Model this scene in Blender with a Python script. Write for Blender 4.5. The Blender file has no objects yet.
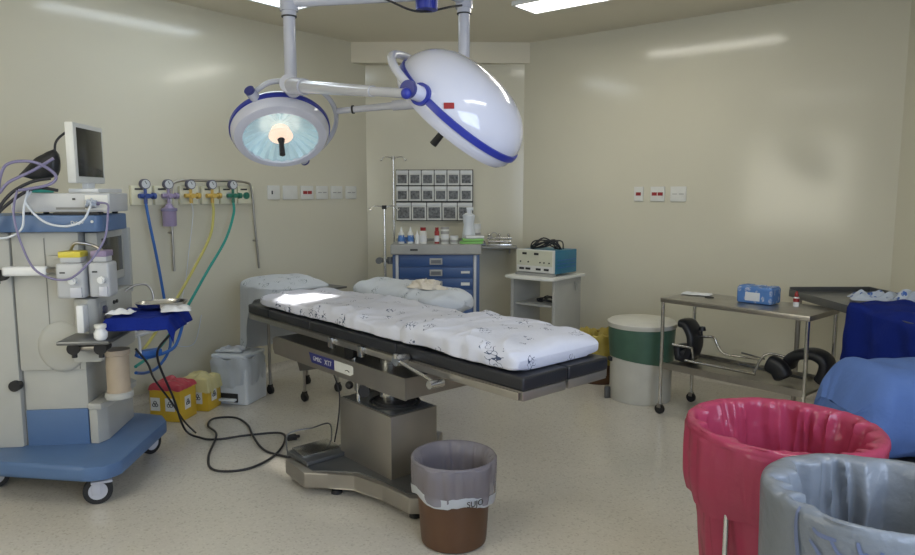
import bpy, bmesh, math, random
from math import sin, cos, pi, radians as R
from mathutils import Vector, Matrix, noise
random.seed(7)
sc = bpy.context.scene
col = sc.collection
# ------------------------------------------------------------ camera
cd = bpy.data.cameras.new('camera'); cam = bpy.data.objects.new('camera', cd); col.objects.link(cam)
cam.location = (0, 0, 1.55)
cam.rotation_euler = (R(90) - math.atan(85 / 700), 0, R(38.5))
cd.sensor_width = 36; cd.lens = 700 / 915 * 36; cd.clip_start = .02
sc.camera = cam
# ------------------------------------------------------------ world, exposure
w = bpy.data.worlds.new('world'); sc.world = w; w.use_nodes = True
w.node_tree.nodes['Background'].inputs[0].default_value = (.75, .8, .9, 1)
w.node_tree.nodes['Background'].inputs[1].default_value = .3
sc.view_settings.view_transform = 'Standard'; sc.view_settings.look = 'None'
sc.view_settings.gamma = 1; sc.view_settings.use_curve_mapping = False
sc.view_settings.exposure = 0.75
LAMP = 6.2            # ceiling diffusers
def area(name, loc, rot, sx, sy, power, colr):
    l = bpy.data.lights.new(name, 'AREA'); l.shape = 'RECTANGLE'; l.size = sx; l.size_y = sy
    l.energy = power; l.color = colr
    o = bpy.data.objects.new(name, l); col.objects.link(o); o.location = loc; o.rotation_euler = rot
    return o
# area lights for unseen daylight, right of and behind the photographer
area('daylight', (.93, .9, 1.75), (R(90), 0, R(90)), 2.2, 1.5, 44, (.62, .75, 1.0))
area('daylight', (-2.9, -1.12, 1.7), (R(90), 0, R(180)), 1.6, 1.5, 26, (.95, .96, 1.0))
ls = bpy.data.lights.new('surgical_beam', 'SPOT'); ls.energy = 75; ls.spot_size = R(27); ls.spot_blend = .8
ls.shadow_soft_size = .05; ls.color = (1, .97, .92)
beam = bpy.data.objects.new('surgical_beam', ls); col.objects.link(beam)
beam.location = (-3.46, 2.68, 1.74)
beam.rotation_euler = (Vector((-3.30, 2.68, .93)) - Vector(beam.location)).to_track_quat('-Z', 'Y').to_euler()

# ------------------------------------------------------------ materials
def mat(name, c, rough=.5, metal=0, var=.05, vs=8, bump=0, bs=40, spec=.5, emit=None, es=0, alpha=1, trans=0, coat=0, subs=0):
    m = bpy.data.materials.new(name); m.use_nodes = True; nt = m.node_tree; N = nt.nodes; L = nt.links
    b = N['Principled BSDF']
    b.inputs['Roughness'].default_value = rough; b.inputs['Metallic'].default_value = metal
    b.inputs['Specular IOR Level'].default_value = spec; b.inputs['Alpha'].default_value = alpha
    b.inputs['Transmission Weight'].default_value = trans; b.inputs['Coat Weight'].default_value = coat
    tc = N.new('ShaderNodeTexCoord')
    n = N.new('ShaderNodeTexNoise'); n.inputs['Scale'].default_value = vs; n.inputs['Detail'].default_value = 4
    L.new(tc.outputs['Object'], n.inputs['Vector'])
    r = N.new('ShaderNodeValToRGB'); r.name = 'ramp'
    r.color_ramp.elements[0].position = .3; r.color_ramp.elements[1].position = .7
    r.color_ramp.elements[0].color = tuple(x * (1 - var) for x in c) + (1,)
    r.color_ramp.elements[1].color = tuple(min(1, x * (1 + var)) for x in c) + (1,)
    L.new(n.outputs['Fac'], r.inputs[0]); L.new(r.outputs[0], b.inputs['Base Color'])
    if bump:
        n2 = N.new('ShaderNodeTexNoise'); n2.inputs['Scale'].default_value = bs
        L.new(tc.outputs['Object'], n2.inputs['Vector'])
        bp = N.new('ShaderNodeBump'); bp.inputs['Strength'].default_value = bump; bp.inputs['Distance'].default_value = .01
        L.new(n2.outputs['Fac'], bp.inputs['Height']); L.new(bp.outputs[0], b.inputs['Normal'])
    if emit:
        b.inputs['Emission Color'].default_value = emit + (1,); b.inputs['Emission Strength'].default_value = es
    return m
def printed(name, base, ink, scale, amount=.16, rough=.85):
    """cotton printed with scattered small ink marks"""
    m = mat(name, base, rough, var=.03, bump=.15, bs=60, spec=.2); nt = m.node_tree; N = nt.nodes; L = nt.links
    b = N['Principled BSDF']; tc = [n for n in N if n.type == 'TEX_COORD'][0]
    mp = N.new('ShaderNodeMapping'); mp.inputs['Scale'].default_value = (1, 1, .6)
    L.new(tc.outputs['Object'], mp.inputs[0])
    v = N.new('ShaderNodeTexVoronoi'); v.inputs['Scale'].default_value = scale; v.inputs['Randomness'].default_value = .75
    L.new(mp.outputs[0], v.inputs['Vector'])
    lt = N.new('ShaderNodeMath'); lt.operation = 'LESS_THAN'; lt.inputs[1].default_value = .34
    L.new(v.outputs['Distance'], lt.inputs[0])
    mp2 = N.new('ShaderNodeMapping'); mp2.inputs['Scale'].default_value = (1.0, 2.0, 1.6); mp2.inputs['Rotation'].default_value = (0, 0, .3)
    L.new(tc.outputs['Object'], mp2.inputs[0])
    n = N.new('ShaderNodeTexNoise'); n.inputs['Scale'].default_value = scale * 3.3; n.inputs['Detail'].default_value = .3
    L.new(mp2.outputs[0], n.inputs['Vector'])
    s = N.new('ShaderNodeMath'); s.operation = 'SUBTRACT'; s.inputs[1].default_value = .5; L.new(n.outputs['Fac'], s.inputs[0])
    a = N.new('ShaderNodeMath'); a.operation = 'ABSOLUTE'; L.new(s.outputs[0], a.inputs[0])
    l2 = N.new('ShaderNodeMath'); l2.operation = 'LESS_THAN'; l2.inputs[1].default_value = amount * .16; L.new(a.outputs[0], l2.inputs[0])
    mu = N.new('ShaderNodeMath'); mu.operation = 'MULTIPLY'; L.new(lt.outputs[0], mu.inputs[0]); L.new(l2.outputs[0], mu.inputs[1])
    mx = N.new('ShaderNodeMix'); mx.data_type = 'RGBA'; mx.inputs[7].default_value = ink + (1,)
    L.new(N['ramp'].outputs[0], mx.inputs[6]); L.new(mu.outputs[0], mx.inputs[0]); L.new(mx.outputs[2], b.inputs['Base Color'])
    return m
def film(name, c, clear, rough=.25, tl=.5):
    """thin plastic film: part clear, part scattering, glossy"""
    m = bpy.data.materials.new(name); m.use_nodes = True; nt = m.node_tree; N = nt.nodes; L = nt.links
    b = N['Principled BSDF']; b.inputs['Base Color'].default_value = c + (1,); b.inputs['Roughness'].default_value = rough
    b.inputs['Specular IOR Level'].default_value = .6
    tc = N.new('ShaderNodeTexCoord'); n = N.new('ShaderNodeTexNoise'); n.inputs['Scale'].default_value = 9; n.inputs['Detail'].default_value = 5
    L.new(tc.outputs['Object'], n.inputs['Vector'])
    bp = N.new('ShaderNodeBump'); bp.inputs['Strength'].default_value = .8; bp.inputs['Distance'].default_value = .02
    L.new(n.outputs['Fac'], bp.inputs['Height']); L.new(bp.outputs[0], b.inputs['Normal'])
    tr = N.new('ShaderNodeBsdfTransparent'); tr.inputs[0].default_value = tuple(.5 + .5 * x for x in c) + (1,)
    tls = N.new('ShaderNodeBsdfTranslucent'); tls.inputs[0].default_value = c + (1,)
    m1 = N.new('ShaderNodeMixShader'); m1.inputs[0].default_value = tl; L.new(b.outputs[0], m1.inputs[1]); L.new(tls.outputs[0], m1.inputs[2])
    m2 = N.new('ShaderNodeMixShader'); m2.inputs[0].default_value = clear; L.new(m1.outputs[0], m2.inputs[1]); L.new(tr.outputs[0], m2.inputs[2])
    L.new(m2.outputs[0], N['Material Output'].inputs[0])
    return m
M = {}
M['wall'] = mat('glossy_wall_paint', (.65, .62, .50), .13, var=.015, vs=1.5, bump=.012, bs=3, spec=.5)
M['ceil'] = mat('ceiling_paint', (.72, .67, .54), .6, var=.02, vs=2)
M['white_pl'] = mat('white_plastic', (.72, .73, .73), .35)
M['plate'] = mat('switch_plate_plastic', (.70, .70, .66), .4)
M['cream_pl'] = mat('cream_plastic', (.80, .77, .58), .4)
M['steel'] = mat('brushed_steel', (.42, .40, .37), .34, 1, var=.08, vs=14)
M['steel_l'] = mat('bright_steel', (.62, .61, .58), .22, 1)
M['steel_sat'] = mat('satin_steel_sheet', (.36, .335, .30), .42, .85, var=.06, vs=5)
M['dsteel'] = mat('dark_steel_top', (.16, .165, .17), .35, .7)
M['black'] = mat('black_vinyl', (.013, .014, .018), .42, var=.15, bump=.08, bs=120)
M['rubber'] = mat('black_rubber', (.014, .014, .016), .6)
M['cable'] = mat('black_cable', (.018, .017, .02), .5)
M['purple_cable'] = mat('violet_grey_cable', (.22, .20, .33), .5)
M['white_cable'] = mat('pale_cable', (.62, .66, .72), .4)
M['navy'] = mat('navy_plastic', (.03, .035, .19), .3)
M['blue_trim'] = mat('blue_rubber_trim', (.022, .035, .30), .35)
M['lamp_w'] = mat('white_lamp_enamel', (.60, .61, .70), .14, var=.01, coat=.6)
M['arm_w'] = mat('grey_white_enamel', (.50, .51, .57), .22, var=.02, coat=.3)
M['cart_blue'] = mat('cart_blue_enamel', (.024, .07, .20), .4)
M['cart_grey'] = mat('cart_grey_plastic', (.33, .33, .31), .5)
M['mach'] = mat('machine_grey_plastic', (.42, .42, .39), .45, var=.03)
M['mach_d'] = mat('machine_seam_grey', (.20, .20, .19), .5)
M['mach_blue'] = mat('machine_blue_enamel', (.085, .155, .30), .4, var=.04)
M['screen'] = mat('dark_screen_glass', (.022, .022, .018), .12)
M['yellow'] = mat('sharps_yellow', (.62, .40, .03), .45, var=.08)
M['yellow_p'] = mat('pale_yellow_film', (.62, .55, .26), .35, var=.1, bump=.6, bs=14)
M['red'] = mat('red_film', (.45, .05, .07), .3, bump=.6, bs=18)
M['bin_w'] = mat('white_bin_plastic', (.64, .68, .72), .45)
M['brown'] = mat('brown_bin_plastic', (.105, .050, .024), .45, var=.06)
M['drumw'] = mat('white_drum_plastic', (.60, .585, .52), .45)
M['cloth_blue'] = mat('royal_blue_cloth', (.009, .022, .19), .85, bump=.3, bs=70, spec=.1)
M['cloth_lblue'] = mat('light_blue_wrap', (.10, .175, .42), .8, bump=.25, bs=40, spec=.15)
M['paper'] = mat('white_paper', (.68, .69, .70), .7, bump=.3, bs=30)
M['teal'] = mat('device_teal_enamel', (.015, .16, .27), .35)
M['gauze'] = mat('cream_gauze', (.66, .60, .50), .9, bump=.7, bs=70)
M['sheet'] = printed('printed_white_sheet', (.60, .61, .68), (.07, .09, .15), 10.5, .22)
M['sheet2'] = printed('printed_bundle_sheet', (.55, .58, .62), (.14, .18, .20), 10, .14)
M['drape'] = mat('white_drape', (.50, .52, .55), .85, bump=.25, bs=30, spec=.1)
M['hblue'] = mat('blue_hose', (.02, .12, .42), .4)
M['hyel'] = mat('yellow_hose', (.55, .50, .14), .4)
M['hgreen'] = mat('green_hose', (.02, .30, .24), .4)
M['reg_blue'] = mat('blue_valve', (.04, .08, .30), .35)
M['reg_yel'] = mat('yellow_valve', (.62, .42, .10), .35)
M['reg_green'] = mat('green_valve', (.03, .18, .12), .35)
M['gauge'] = mat('gauge_face', (.60, .62, .64), .3)
M['gauge_rim'] = mat('gauge_case', (.10, .10, .15), .35)
M['purple_pl'] = mat('violet_bottle_plastic', (.33, .27, .42), .35)
M['redsw'] = mat('red_socket', (.30, .015, .02), .4)
M['dark'] = mat('dark_slot', (.02, .02, .02), .6)
M['bellow'] = mat('tan_canister', (.42, .34, .25), .4)
M['vial_red'] = mat('dark_red_plastic', (.30, .02, .02), .35)
M['green_pk'] = mat('green_package', (.22, .50, .12), .4)
M['pack_blue'] = printed('blue_printed_film', (.10, .22, .50), (.45, .5, .6), 28, .6, .25)
M['pack_mix'] = printed('blue_white_print', (.50, .56, .66), (.05, .12, .40), 22, 1.2, .35)
M['bag_clear'] = film('clear_grey_liner', (.46, .43, .47), .50, .15, .3)
M['bag_grey'] = film('grey_liner', (.29, .315, .345), .08, .22, .35)
M['bag_pink'] = film('pink_liner', (.58, .085, .17), .12, .16, .4)
M['bag_white'] = film('white_liner', (.78, .82, .86), .12, .3, .4)
M['bag_yel'] = film('yellow_liner', (.50, .40, .06), .1, .3, .4)
M['glass_pl'] = film('clear_drawer_plastic', (.40, .42, .45), .25, .15, .3)
M['emit'] = mat('lamp_diffuser', (.9, .9, .85), .4, emit=(1.0, .97, .87), es=LAMP)
M['emit_cool'] = mat('cool_lamp_diffuser', (.9, .9, .9), .4, emit=(.80, .90, 1.0), es=LAMP * .62)
# terrazzo floor
def floor_mat():
    m = mat('terrazzo_floor', (.56, .525, .46), .16, var=.04, vs=1.2, spec=.5); nt = m.node_tree; N = nt.nodes; L = nt.links
    b = N['Principled BSDF']; tc = [n for n in N if n.type == 'TEX_COORD'][0]
    v = N.new('ShaderNodeTexVoronoi'); v.inputs['Scale'].default_value = 110; L.new(tc.outputs['Object'], v.inputs['Vector'])
    r = N.new('ShaderNodeValToRGB'); r.color_ramp.elements[0].position = 0; r.color_ramp.elements[1].position = 1
    cs = [(.0, (.70, .70, .70)), (.12, (1.0, 1.0, 1.0)), (.55, (.98, .97, .95)), (.86, (1.12, 1.12, 1.12)), (1, (.82, .80, .78))]
    r.color_ramp.elements[0].color = (.55, .53, .5, 1); r.color_ramp.elements[1].color = (1.15, 1.15, 1.15, 1)
    for p, c in ((.10, (.8, .78, .75)), (.22, (1, 1, 1)), (.75, (.97, .97, .96))):
        e = r.color_ramp.elements.new(p); e.color = c + (1,)
    sep = N.new('ShaderNodeSeparateColor'); L.new(v.outputs['Color'], sep.inputs[0]); L.new(sep.outputs[0], r.inputs[0])
    mx = N.new('ShaderNodeMix'); mx.data_type = 'RGBA'; mx.blend_type = 'MULTIPLY'; mx.inputs[0].default_value = .42
    L.new(N['ramp'].outputs[0], mx.inputs[6]); L.new(r.outputs[0], mx.inputs[7]); L.new(mx.outputs[2], b.inputs['Base Color'])
    n = N.new('ShaderNodeTexNoise'); n.inputs['Scale'].default_value = 3; L.new(tc.outputs['Object'], n.inputs['Vector'])
    bp = N.new('ShaderNodeBump'); bp.inputs['Strength'].default_value = .05; bp.inputs['Distance'].default_value = .02
    L.new(n.outputs['Fac'], bp.inputs['Height']); L.new(bp.outputs[0], b.inputs['Normal'])
    return m
M['floor'] = floor_mat()
M['bin_front'] = mat('filled_clear_front', (.14, .145, .15), .15, var=.6, vs=55)

# ------------------------------------------------------------ mesh builder
def spline(pts, n=8, closed=False):
    P = [Vector(p) for p in pts]; out = []; k = len(P)
    for i in range(k if closed else k - 1):
        if closed: a, b, c, d = P[i - 1], P[i], P[(i + 1) % k], P[(i + 2) % k]
        else: a, b, c, d = P[max(i - 1, 0)], P[i], P[i + 1], P[min(i + 2, k - 1)]
        for j in range(n):
            t = j / n
            out.append(.5 * ((2 * b) + (c - a) * t + (2 * a - 5 * b + 4 * c - d) * t * t + (3 * b - a - 3 * c + d) * t ** 3))
    if not closed: out.append(P[-1])
    return out
class MB:
    def __init__(s): s.b = bmesh.new()
    def box(s, x0, x1, y0, y1, z0, z1, bev=0, rot=None, seg=2):
        c = Vector(((x0 + x1) / 2, (y0 + y1) / 2, (z0 + z1) / 2))
        r = bmesh.ops.create_cube(s.b, size=1)['verts']
        mt = Matrix.Translation(c) @ (rot.to_4x4() if rot else Matrix()) @ Matrix.Diagonal((abs(x1 - x0), abs(y1 - y0), abs(z1 - z0), 1))
        bmesh.ops.transform(s.b, matrix=mt, verts=r)
        if bev:
            es = list({e for v in r for e in v.link_edges})
            bmesh.ops.bevel(s.b, geom=es, offset=bev, segments=seg, profile=.6, affect='EDGES', clamp_overlap=True)
        return s
    def cyl(s, p0, p1, r0, r1=None, seg=24, caps=True):
        if r1 is None: r1 = r0
        p0 = Vector(p0); p1 = Vector(p1); d = p1 - p0
        r = bmesh.ops.create_cone(s.b, cap_ends=caps, segments=seg, radius1=r0, radius2=r1, depth=d.length)['verts']
        q = d.to_track_quat('Z', 'Y').to_matrix().to_4x4()
        bmesh.ops.transform(s.b, matrix=Matrix.Translation((p0 + p1) / 2) @ q, verts=r)
        return s
    def sph(s, c, r, sc3=(1, 1, 1), rot=None, u=20, v=12):
        q = bmesh.ops.create_uvsphere(s.b, u_segments=u, v_segments=v, radius=r)['verts']
        bmesh.ops.transform(s.b, matrix=Matrix.Translation(c) @ (rot.to_4x4() if rot else Matrix()) @ Matrix.Diagonal(tuple(sc3) + (1,)), verts=q)
        return s
    def surf(s, fn, nu, nv, cu=False, cv=False):
        vs = [[s.b.verts.new(fn(i / (nu if cu else nu - 1), j / (nv if cv else nv - 1))) for j in range(nv)] for i in range(nu)]
        for i in range(nu if cu else nu - 1):
            for j in range(nv if cv else nv - 1):
                q = [vs[i][j], vs[(i + 1) % nu][j], vs[(i + 1) % nu][(j + 1) % nv], vs[i][(j + 1) % nv]]
                try: s.b.faces.new(q)
                except ValueError: pass
        return s
    def lathe(s, prof, c=(0, 0, 0), seg=32, fn=None, axis=None):
        c = Vector(c); q = Vector(axis).to_track_quat('Z', 'Y').to_matrix() if axis else Matrix.Identity(3)
        k = len(prof)
        def f(u, v):
            j = round(v * (k - 1)); r, z = prof[j]; a = u * 2 * pi
            if fn: r, z = fn(a, j, r, z)
            return c + q @ Vector((r * cos(a), r * sin(a), z))
        return s.surf(f, seg, k, cu=True)
    def prism(s, poly, z0, z1, bev=0):
        a = [s.b.verts.new((x, y, z0)) for x, y in poly]; b = [s.b.verts.new((x, y, z1)) for x, y in poly]
        n = len(poly); fs = [s.b.faces.new(a[::-1]), s.b.faces.new(b)]
        for i in range(n): fs.append(s.b.faces.new((a[i], a[(i + 1) % n], b[(i + 1) % n], b[i])))
        if bev:
            es = list({e for f in fs for e in f.edges})
            bmesh.ops.bevel(s.b, geom=es, offset=bev, segments=2, profile=.6, affect='EDGES', clamp_overlap=True)
        return s
    def tube(s, pts, r, n=8, closed=False, raw=False, seg=10):
        P = [Vector(p) for p in pts] if raw else spline(pts, n, closed)
        k = len(P); rings = []; up = None
        for i, p in enumerate(P):
            t = (P[(i + 1) % k] - P[i - 1]) if closed else (P[min(i + 1, k - 1)] - P[max(i - 1, 0)])
            if t.length < 1e-9: t = Vector((0, 0, 1))
            t.normalize()
            if up is None: up = t.orthogonal().normalized()
            up = (up - t * up.dot(t)); up = up.normalized() if up.length > 1e-6 else t.orthogonal().normalized()
            sd = t.cross(up)
            rings.append([s.b.verts.new(p + (up * cos(a) + sd * sin(a)) * r) for a in [2 * pi * j / seg for j in range(seg)]])
        for i in range(k if closed else k - 1):
            A, B = rings[i], rings[(i + 1) % k]
            for j in range(seg): s.b.faces.new((A[j], A[(j + 1) % seg], B[(j + 1) % seg], B[j]))
        if not closed:
            s.b.faces.new(rings[0][::-1]); s.b.faces.new(rings[-1])
        return s
    def torus(s, c, Rr, r, axis=(0, 0, 1), seg=40):
        q = Vector(axis).to_track_quat('Z', 'Y'); c = Vector(c)
        return s.tube([c + q @ Vector((Rr * cos(a), Rr * sin(a), 0)) for a in [2 * pi * i / seg for i in range(seg)]], r, closed=True, raw=True)
    def build(s, name, m, parent=None, solid=0, ang=38, sub=0):
        bmesh.ops.recalc_face_normals(s.b, faces=s.b.faces)
        me = bpy.data.meshes.new(name); s.b.to_mesh(me); s.b.free()
        me.materials.append(M[m] if isinstance(m, str) else m)
        me.shade_smooth(); me.set_sharp_from_angle(angle=R(ang))
        o = bpy.data.objects.new(name, me); col.objects.link(o)
        if parent: o.parent = parent
        if solid:
            md = o.modifiers.new('Solidify', 'SOLIDIFY'); md.thickness = solid; md.offset = 0
        if sub:
            md = o.modifiers.new('Subdivision', 'SUBSURF'); md.levels = sub; md.render_levels = sub
        return o
def tag(o, label, cat, group=None):
    o['label'] = label; o['category'] = cat
    if group: o['group'] = group
    return o
def T(name, label, cat, loc=(0, 0, 0), rz=0, group=None):
    o = bpy.data.objects.new(name, None); col.objects.link(o); o.empty_display_size = .05
    o.location = loc; o.rotation_euler = (0, 0, rz); return tag(o, label, cat, group)
def struct(o): o['kind'] = 'structure'; return o
def dup(root, loc, label, rz=None):
    c = root.copy(); col.objects.link(c); c.location = loc; c['label'] = label
    if rz is not None: c.rotation_euler = (0, 0, rz)
    for ch in list(root.children):
        d = ch.copy(); col.objects.link(d); d.parent = c
        for g in list(ch.children):
            e = g.copy(); col.objects.link(e); e.parent = d
    return c
def text(name, s, size, m, parent, loc, rot, ext=.0006, shear=0):
    cu = bpy.data.curves.new(name, 'FONT'); cu.body = s; cu.size = size; cu.extrude = ext; cu.align_x = 'CENTER'; cu.align_y = 'CENTER'
    cu.shear = shear
    t = bpy.data.objects.new(name, cu); col.objects.link(t)
    bpy.context.view_layer.update()
    me = bpy.data.meshes.new_from_object(t.evaluated_get(bpy.context.evaluated_depsgraph_get()))
    bpy.data.objects.remove(t)
    me.materials.clear(); me.materials.append(M[m])
    o = bpy.data.objects.new(name, me); col.objects.link(o)
    if parent: o.parent = parent
    o.location = loc; o.rotation_euler = rot
    return o

# ------------------------------------------------------------ room
W_, Y_, Z_ = -5.0, 5.75, 2.95           # left wall, far wall, ceiling
YB, XR = -1.2, 1.0
A_ = (-5.0, 4.86); B_ = (-3.76, 5.75)   # cut far-left corner
C_ = (-.66, 5.75); D_ = (1.0, 4.0)      # cut far-right corner
room = [(W_, YB), (XR, YB), D_, C_, B_, A_]
def wall(name, p, q, t=.12):
    p = Vector(p); q = Vector(q); d = (q - p).normalized(); n = Vector((d.y, -d.x))
    poly = [tuple(p), tuple(q), tuple(q + n * t), tuple(p + n * t)]
    return struct(MB().prism(poly, 0, Z_).build(name, 'wall'))
wall('wall_right', room[1], room[2]); wall('wall_far_right', room[2], room[3]); wall('wall_far', room[3], room[4])
wall('wall_far_left', room[4], room[5]); wall('wall_left', room[5], room[0]); wall('wall_behind', room[0], room[1])
struct(MB().box(-5.2, 1.2, -1.4, 5.95, -.1, 0).build('floor', 'floor'))
struct(MB().box(-5.2, 1.2, -1.4, 5.95, Z_, Z_ + .1).build('ceiling', 'ceil'))
# dropped corner above the cut-off wall
struct(MB().prism([(-5.0, 4.68), (-4.38, 5.14), (-3.70, 5.75), (-3.76, 5.76), (-5.0, 4.88)], 2.76, Z_).build('trim_1', 'ceil'))
# coved skirting
def cove(name, p, q):
    p = Vector(p); q = Vector(q); d = (q - p).normalized(); n = Vector((-d.y, d.x)); r = .06
    def f(u, v):
        a = v * pi / 2; c = p.lerp(q, u) + n * (r * (1 - sin(a)))
        return (c.x, c.y, r * (1 - cos(a)) + .001)
    return struct(MB().surf(f, 2, 8).build(name, 'floor'))
for nm, i in (('baseboard_far_right', 2), ('baseboard_far', 3), ('baseboard_far_left', 4), ('baseboard_left', 5)):
    cove(nm, room[i], room[(i + 1) % 6])
# ------------------------------------------------------------ ceiling luminaires
def luminaire(loc, rz, label, tube='emit'):
    t = T('ceiling_light', label, 'ceiling light', loc, rz, 'fluorescent ceiling panels')
    m = MB(); L_, w_ = .65, .155
    for a in (-1, 1):
        m.box(-L_, L_, a * w_ - .012, a * w_ + .012, -.03, 0); m.box(a * L_ - .012, a * L_ + .012, -w_, w_, -.03, 0)
    m.build('frame', 'white_pl', t)
    MB().box(-L_ + .012, L_ - .012, -w_ + .012, w_ - .012, -.02, -.006).build('diffuser', tube, t)
    return t
l0 = luminaire((-2.38, 4.62, Z_), 0, 'bright rectangular ceiling light panel to the right of the surgical lamps')
luminaire((-4.27, 2.9, Z_), R(90), 'bright ceiling light panel above the left wall, cut by the top edge', 'emit_cool')
dup(l0, (-2.38, .3, Z_), 'ceiling light panel behind the photographer', 0)
dup(l0, (-.3, 2.4, Z_), 'ceiling light panel over the waste bins on the right', R(90))

# ------------------------------------------------------------ surgical light
t = T('surgical_light', 'white twin-head surgical light with blue rims hanging over the operating table', 'surgical lamp', (-2.54, 2.93, Z_))
off = Vector(t.location)
def lp(p): return Vector(p) - off
mnt = Vector((-2.54, 2.93, 0))
MB().cyl(lp((-2.54, 2.93, Z_)), lp((-2.54, 2.93, 2.86)), .16, .14, 32).cyl(lp((-2.54, 2.93, 2.86)), lp((-2.54, 2.93, 2.60)), .055, seg=28).build('ceiling_mount', 'arm_w', t)
MB().cyl(lp((-2.54, 2.93, 2.60)), lp((-2.54, 2.93, 2.515)), .062, .058, 28).build('mount_cap', 'blue_trim', t)
PL = Vector((-3.25, 2.58, 0)); PR = Vector((-2.60, 3.33, 0))
def v3(p, z): return Vector((p.x, p.y, z))
for (P, zt, zb) in ((PL, 2.60, 2.17), (PR, 2.66, 2.10)):
    d = (P - mnt).normalized()
    MB().cyl(lp(v3(mnt, zt)), lp(v3(P, zt)), .036, .030).cyl(lp(v3(P, zt - .05)), lp(v3(P, zt + .05)), .050).build('horizontal_arm', 'arm_w', t)
    m = MB().cyl(lp(v3(P, zt - .05)), lp(v3(P, zb)), .034, seg=28).cyl(lp(v3(P, zt - .075)), lp(v3(P, zt - .05)), .041).cyl(lp(v3(P, zb - .06)), lp(v3(P, zb + .02)), .042)
    m.build('down_tube', 'arm_w', t)
    r = MB().cyl(lp(v3(P, zt - .082)), lp(v3(P, zt - .076)), .0425); r.build('seal_ring', 'dark', t)
MB().tube([lp(v3(PL, 2.60)) + Vector((.2, .0, .02)), lp((-2.74, 2.74, 2.58)), lp((-2.56, 2.87, 2.50)), lp((-2.55, 3.16, 2.58)), lp(v3(PR, 2.63))], .006).build('sagging_wire', 'cable', t)

def frame_from(n, up=(0, 0, 1)):
    n = Vector(n).normalized(); x = Vector(up).cross(n).normalized(); y = n.cross(x)
    m = Matrix((x, y, n)).transposed(); return m
def lamp_head(c, n, Rr, dome, on, yoke_side):
    """c centre of rim, n direction the lamp shines"""
    h = bpy.data.objects.new('lamp_head', None); 
    q = frame_from(n)
    prof = [(Rr * 1.0, .012)]
    for i in range(1, 15):
        a = i / 14 * pi / 2
        prof.append((Rr * (cos(a) ** .75 if i < 14 else .0001), -dome * sin(a) ** 1.15 - .012))
    c = Vector(c)
    f0 = lambda m: m
    m = MB(); m.lathe([(r, z) for r, z in prof], lp(c), 56, axis=q @ Vector((0, 0, 1)))
    shell = m.build('lamp_head', 'lamp_w', t)
    # face bowl
    fp = [(Rr * 1.0, .012), (Rr * .985, .045), (Rr * .93, .068), (Rr * .80, .078), (Rr * .765, .078), (Rr * .76, .06)]
    MB().lathe(fp, lp(c), 56, axis=q @ Vector((0, 0, 1))).build('face_ring', 'lamp_w', shell)
    MB().lathe([(Rr * 1.0, -.016), (Rr * 1.022, -.014), (Rr * 1.026, 0), (Rr * 1.022, .014), (Rr * 1.0, .016)], lp(c), 64, axis=q @ Vector((0, 0, 1))).build('blue_rim', 'blue_trim', shell)
    ax = q @ Vector((0, 0, 1))
    def rfl(a, j, r, z):
        return r, z + .006 * sin(a * 24) * (1 if r > Rr * .25 else 0)
    MB().lathe([(Rr * .76, .062), (Rr * .66, .045), (Rr * .5, .02), (Rr * .34, 0), (Rr * .2, -.015), (.0005, -.02)], lp(c), 96, fn=rfl, axis=ax).build('reflector', 'refl_on' if on else 'refl_off', shell)
    MB().cyl(lp(c + ax * .0), lp(c + ax * .052), .055 * (Rr / .3), .075 * (Rr / .3)).build('bulb_shield', 'bulb_on' if on else 'gauge', shell)
    MB().lathe([(Rr * .76, .069), (Rr * .5, .076), (Rr * .25, .08), (.0005, .081)], lp(c), 56, axis=ax).build('front_glass', 'lens_glass', shell)
    MB().cyl(lp(c + ax * .08), lp(c + ax * .115), .022, .014).cyl(lp(c + ax * .115), lp(c + ax * .195), .015, .0175).build('sterile_handle', 'rubber', shell)
    return shell, q
M['refl_on'] = mat('lit_faceted_reflector', (.55, .72, .78), .25, .6, emit=(.55, .78, .85), es=.16)
M['refl_off'] = mat('faceted_reflector', (.5, .56, .6), .25, .7)
M['bulb_on'] = mat('glowing_bulb_shield', (.9, .8, .7), .5, emit=(1, .62, .42), es=.55)
M['lens_glass'] = film('front_glass', (.9, .95, .97), .86, .05, .1)
# left head (lit)
cL = Vector((-3.54, 2.72, 1.93)); nL = Vector((.50, -.33, -.80)).normalized()
hd, q = lamp_head(cL, nL, .292, .11, True, 1)
# its yoke: a tube arc round the rear right side, joined to the arm from the right pole
def ring_pt(c, q, r, ang, z): return Vector(c) + q @ Vector((r * cos(ang), r * sin(ang), z))
xs = {}
camR = Vector((cos(R(38.5)), sin(R(38.5)), 0))
def ang_of(q, d):
    v = q.transposed() @ Vector(d); return math.atan2(v.y, v.x)
aR = ang_of(q, camR); aU = ang_of(q, (0, 0, 1))
sg = 1 if ((aU - aR + pi) % (2 * pi) - pi) > 0 else -1
pts = [ring_pt(cL, q, .345 if 0 < k < 10 else .31, aR + sg * R(106 - k * 18.2), -.03 - .05 * sin(k / 10 * pi)) for k in range(11)]
MB().tube([lp(p) for p in pts], .015).build('yoke', 'arm_w', hd)
k1 = ring_pt(cL, q, .30, aR + sg * R(106), -.01); k2 = ring_pt(cL, q, .30, aR + sg * R(-76), -.01)
for kp in (k1, k2):
    d = (kp - cL).normalized()
    MB().cyl(lp(kp - d * .02), lp(kp + d * .045), .030).build('pivot', 'arm_w', hd)
    MB().cyl(lp(kp + d * .045), lp(kp + d * .06), .030).build('pivot_cap', 'navy', hd)
jn = ring_pt(cL, q, .355, aR + sg * R(2), -.07)
e0 = v3(PR, 2.10)
MB().cyl(lp(e0), lp(e0.lerp(jn, .55)), .038, .030).cyl(lp(e0.lerp(jn, .55)), lp(jn), .022, .018).build('spring_arm', 'arm_w', t)
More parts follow.
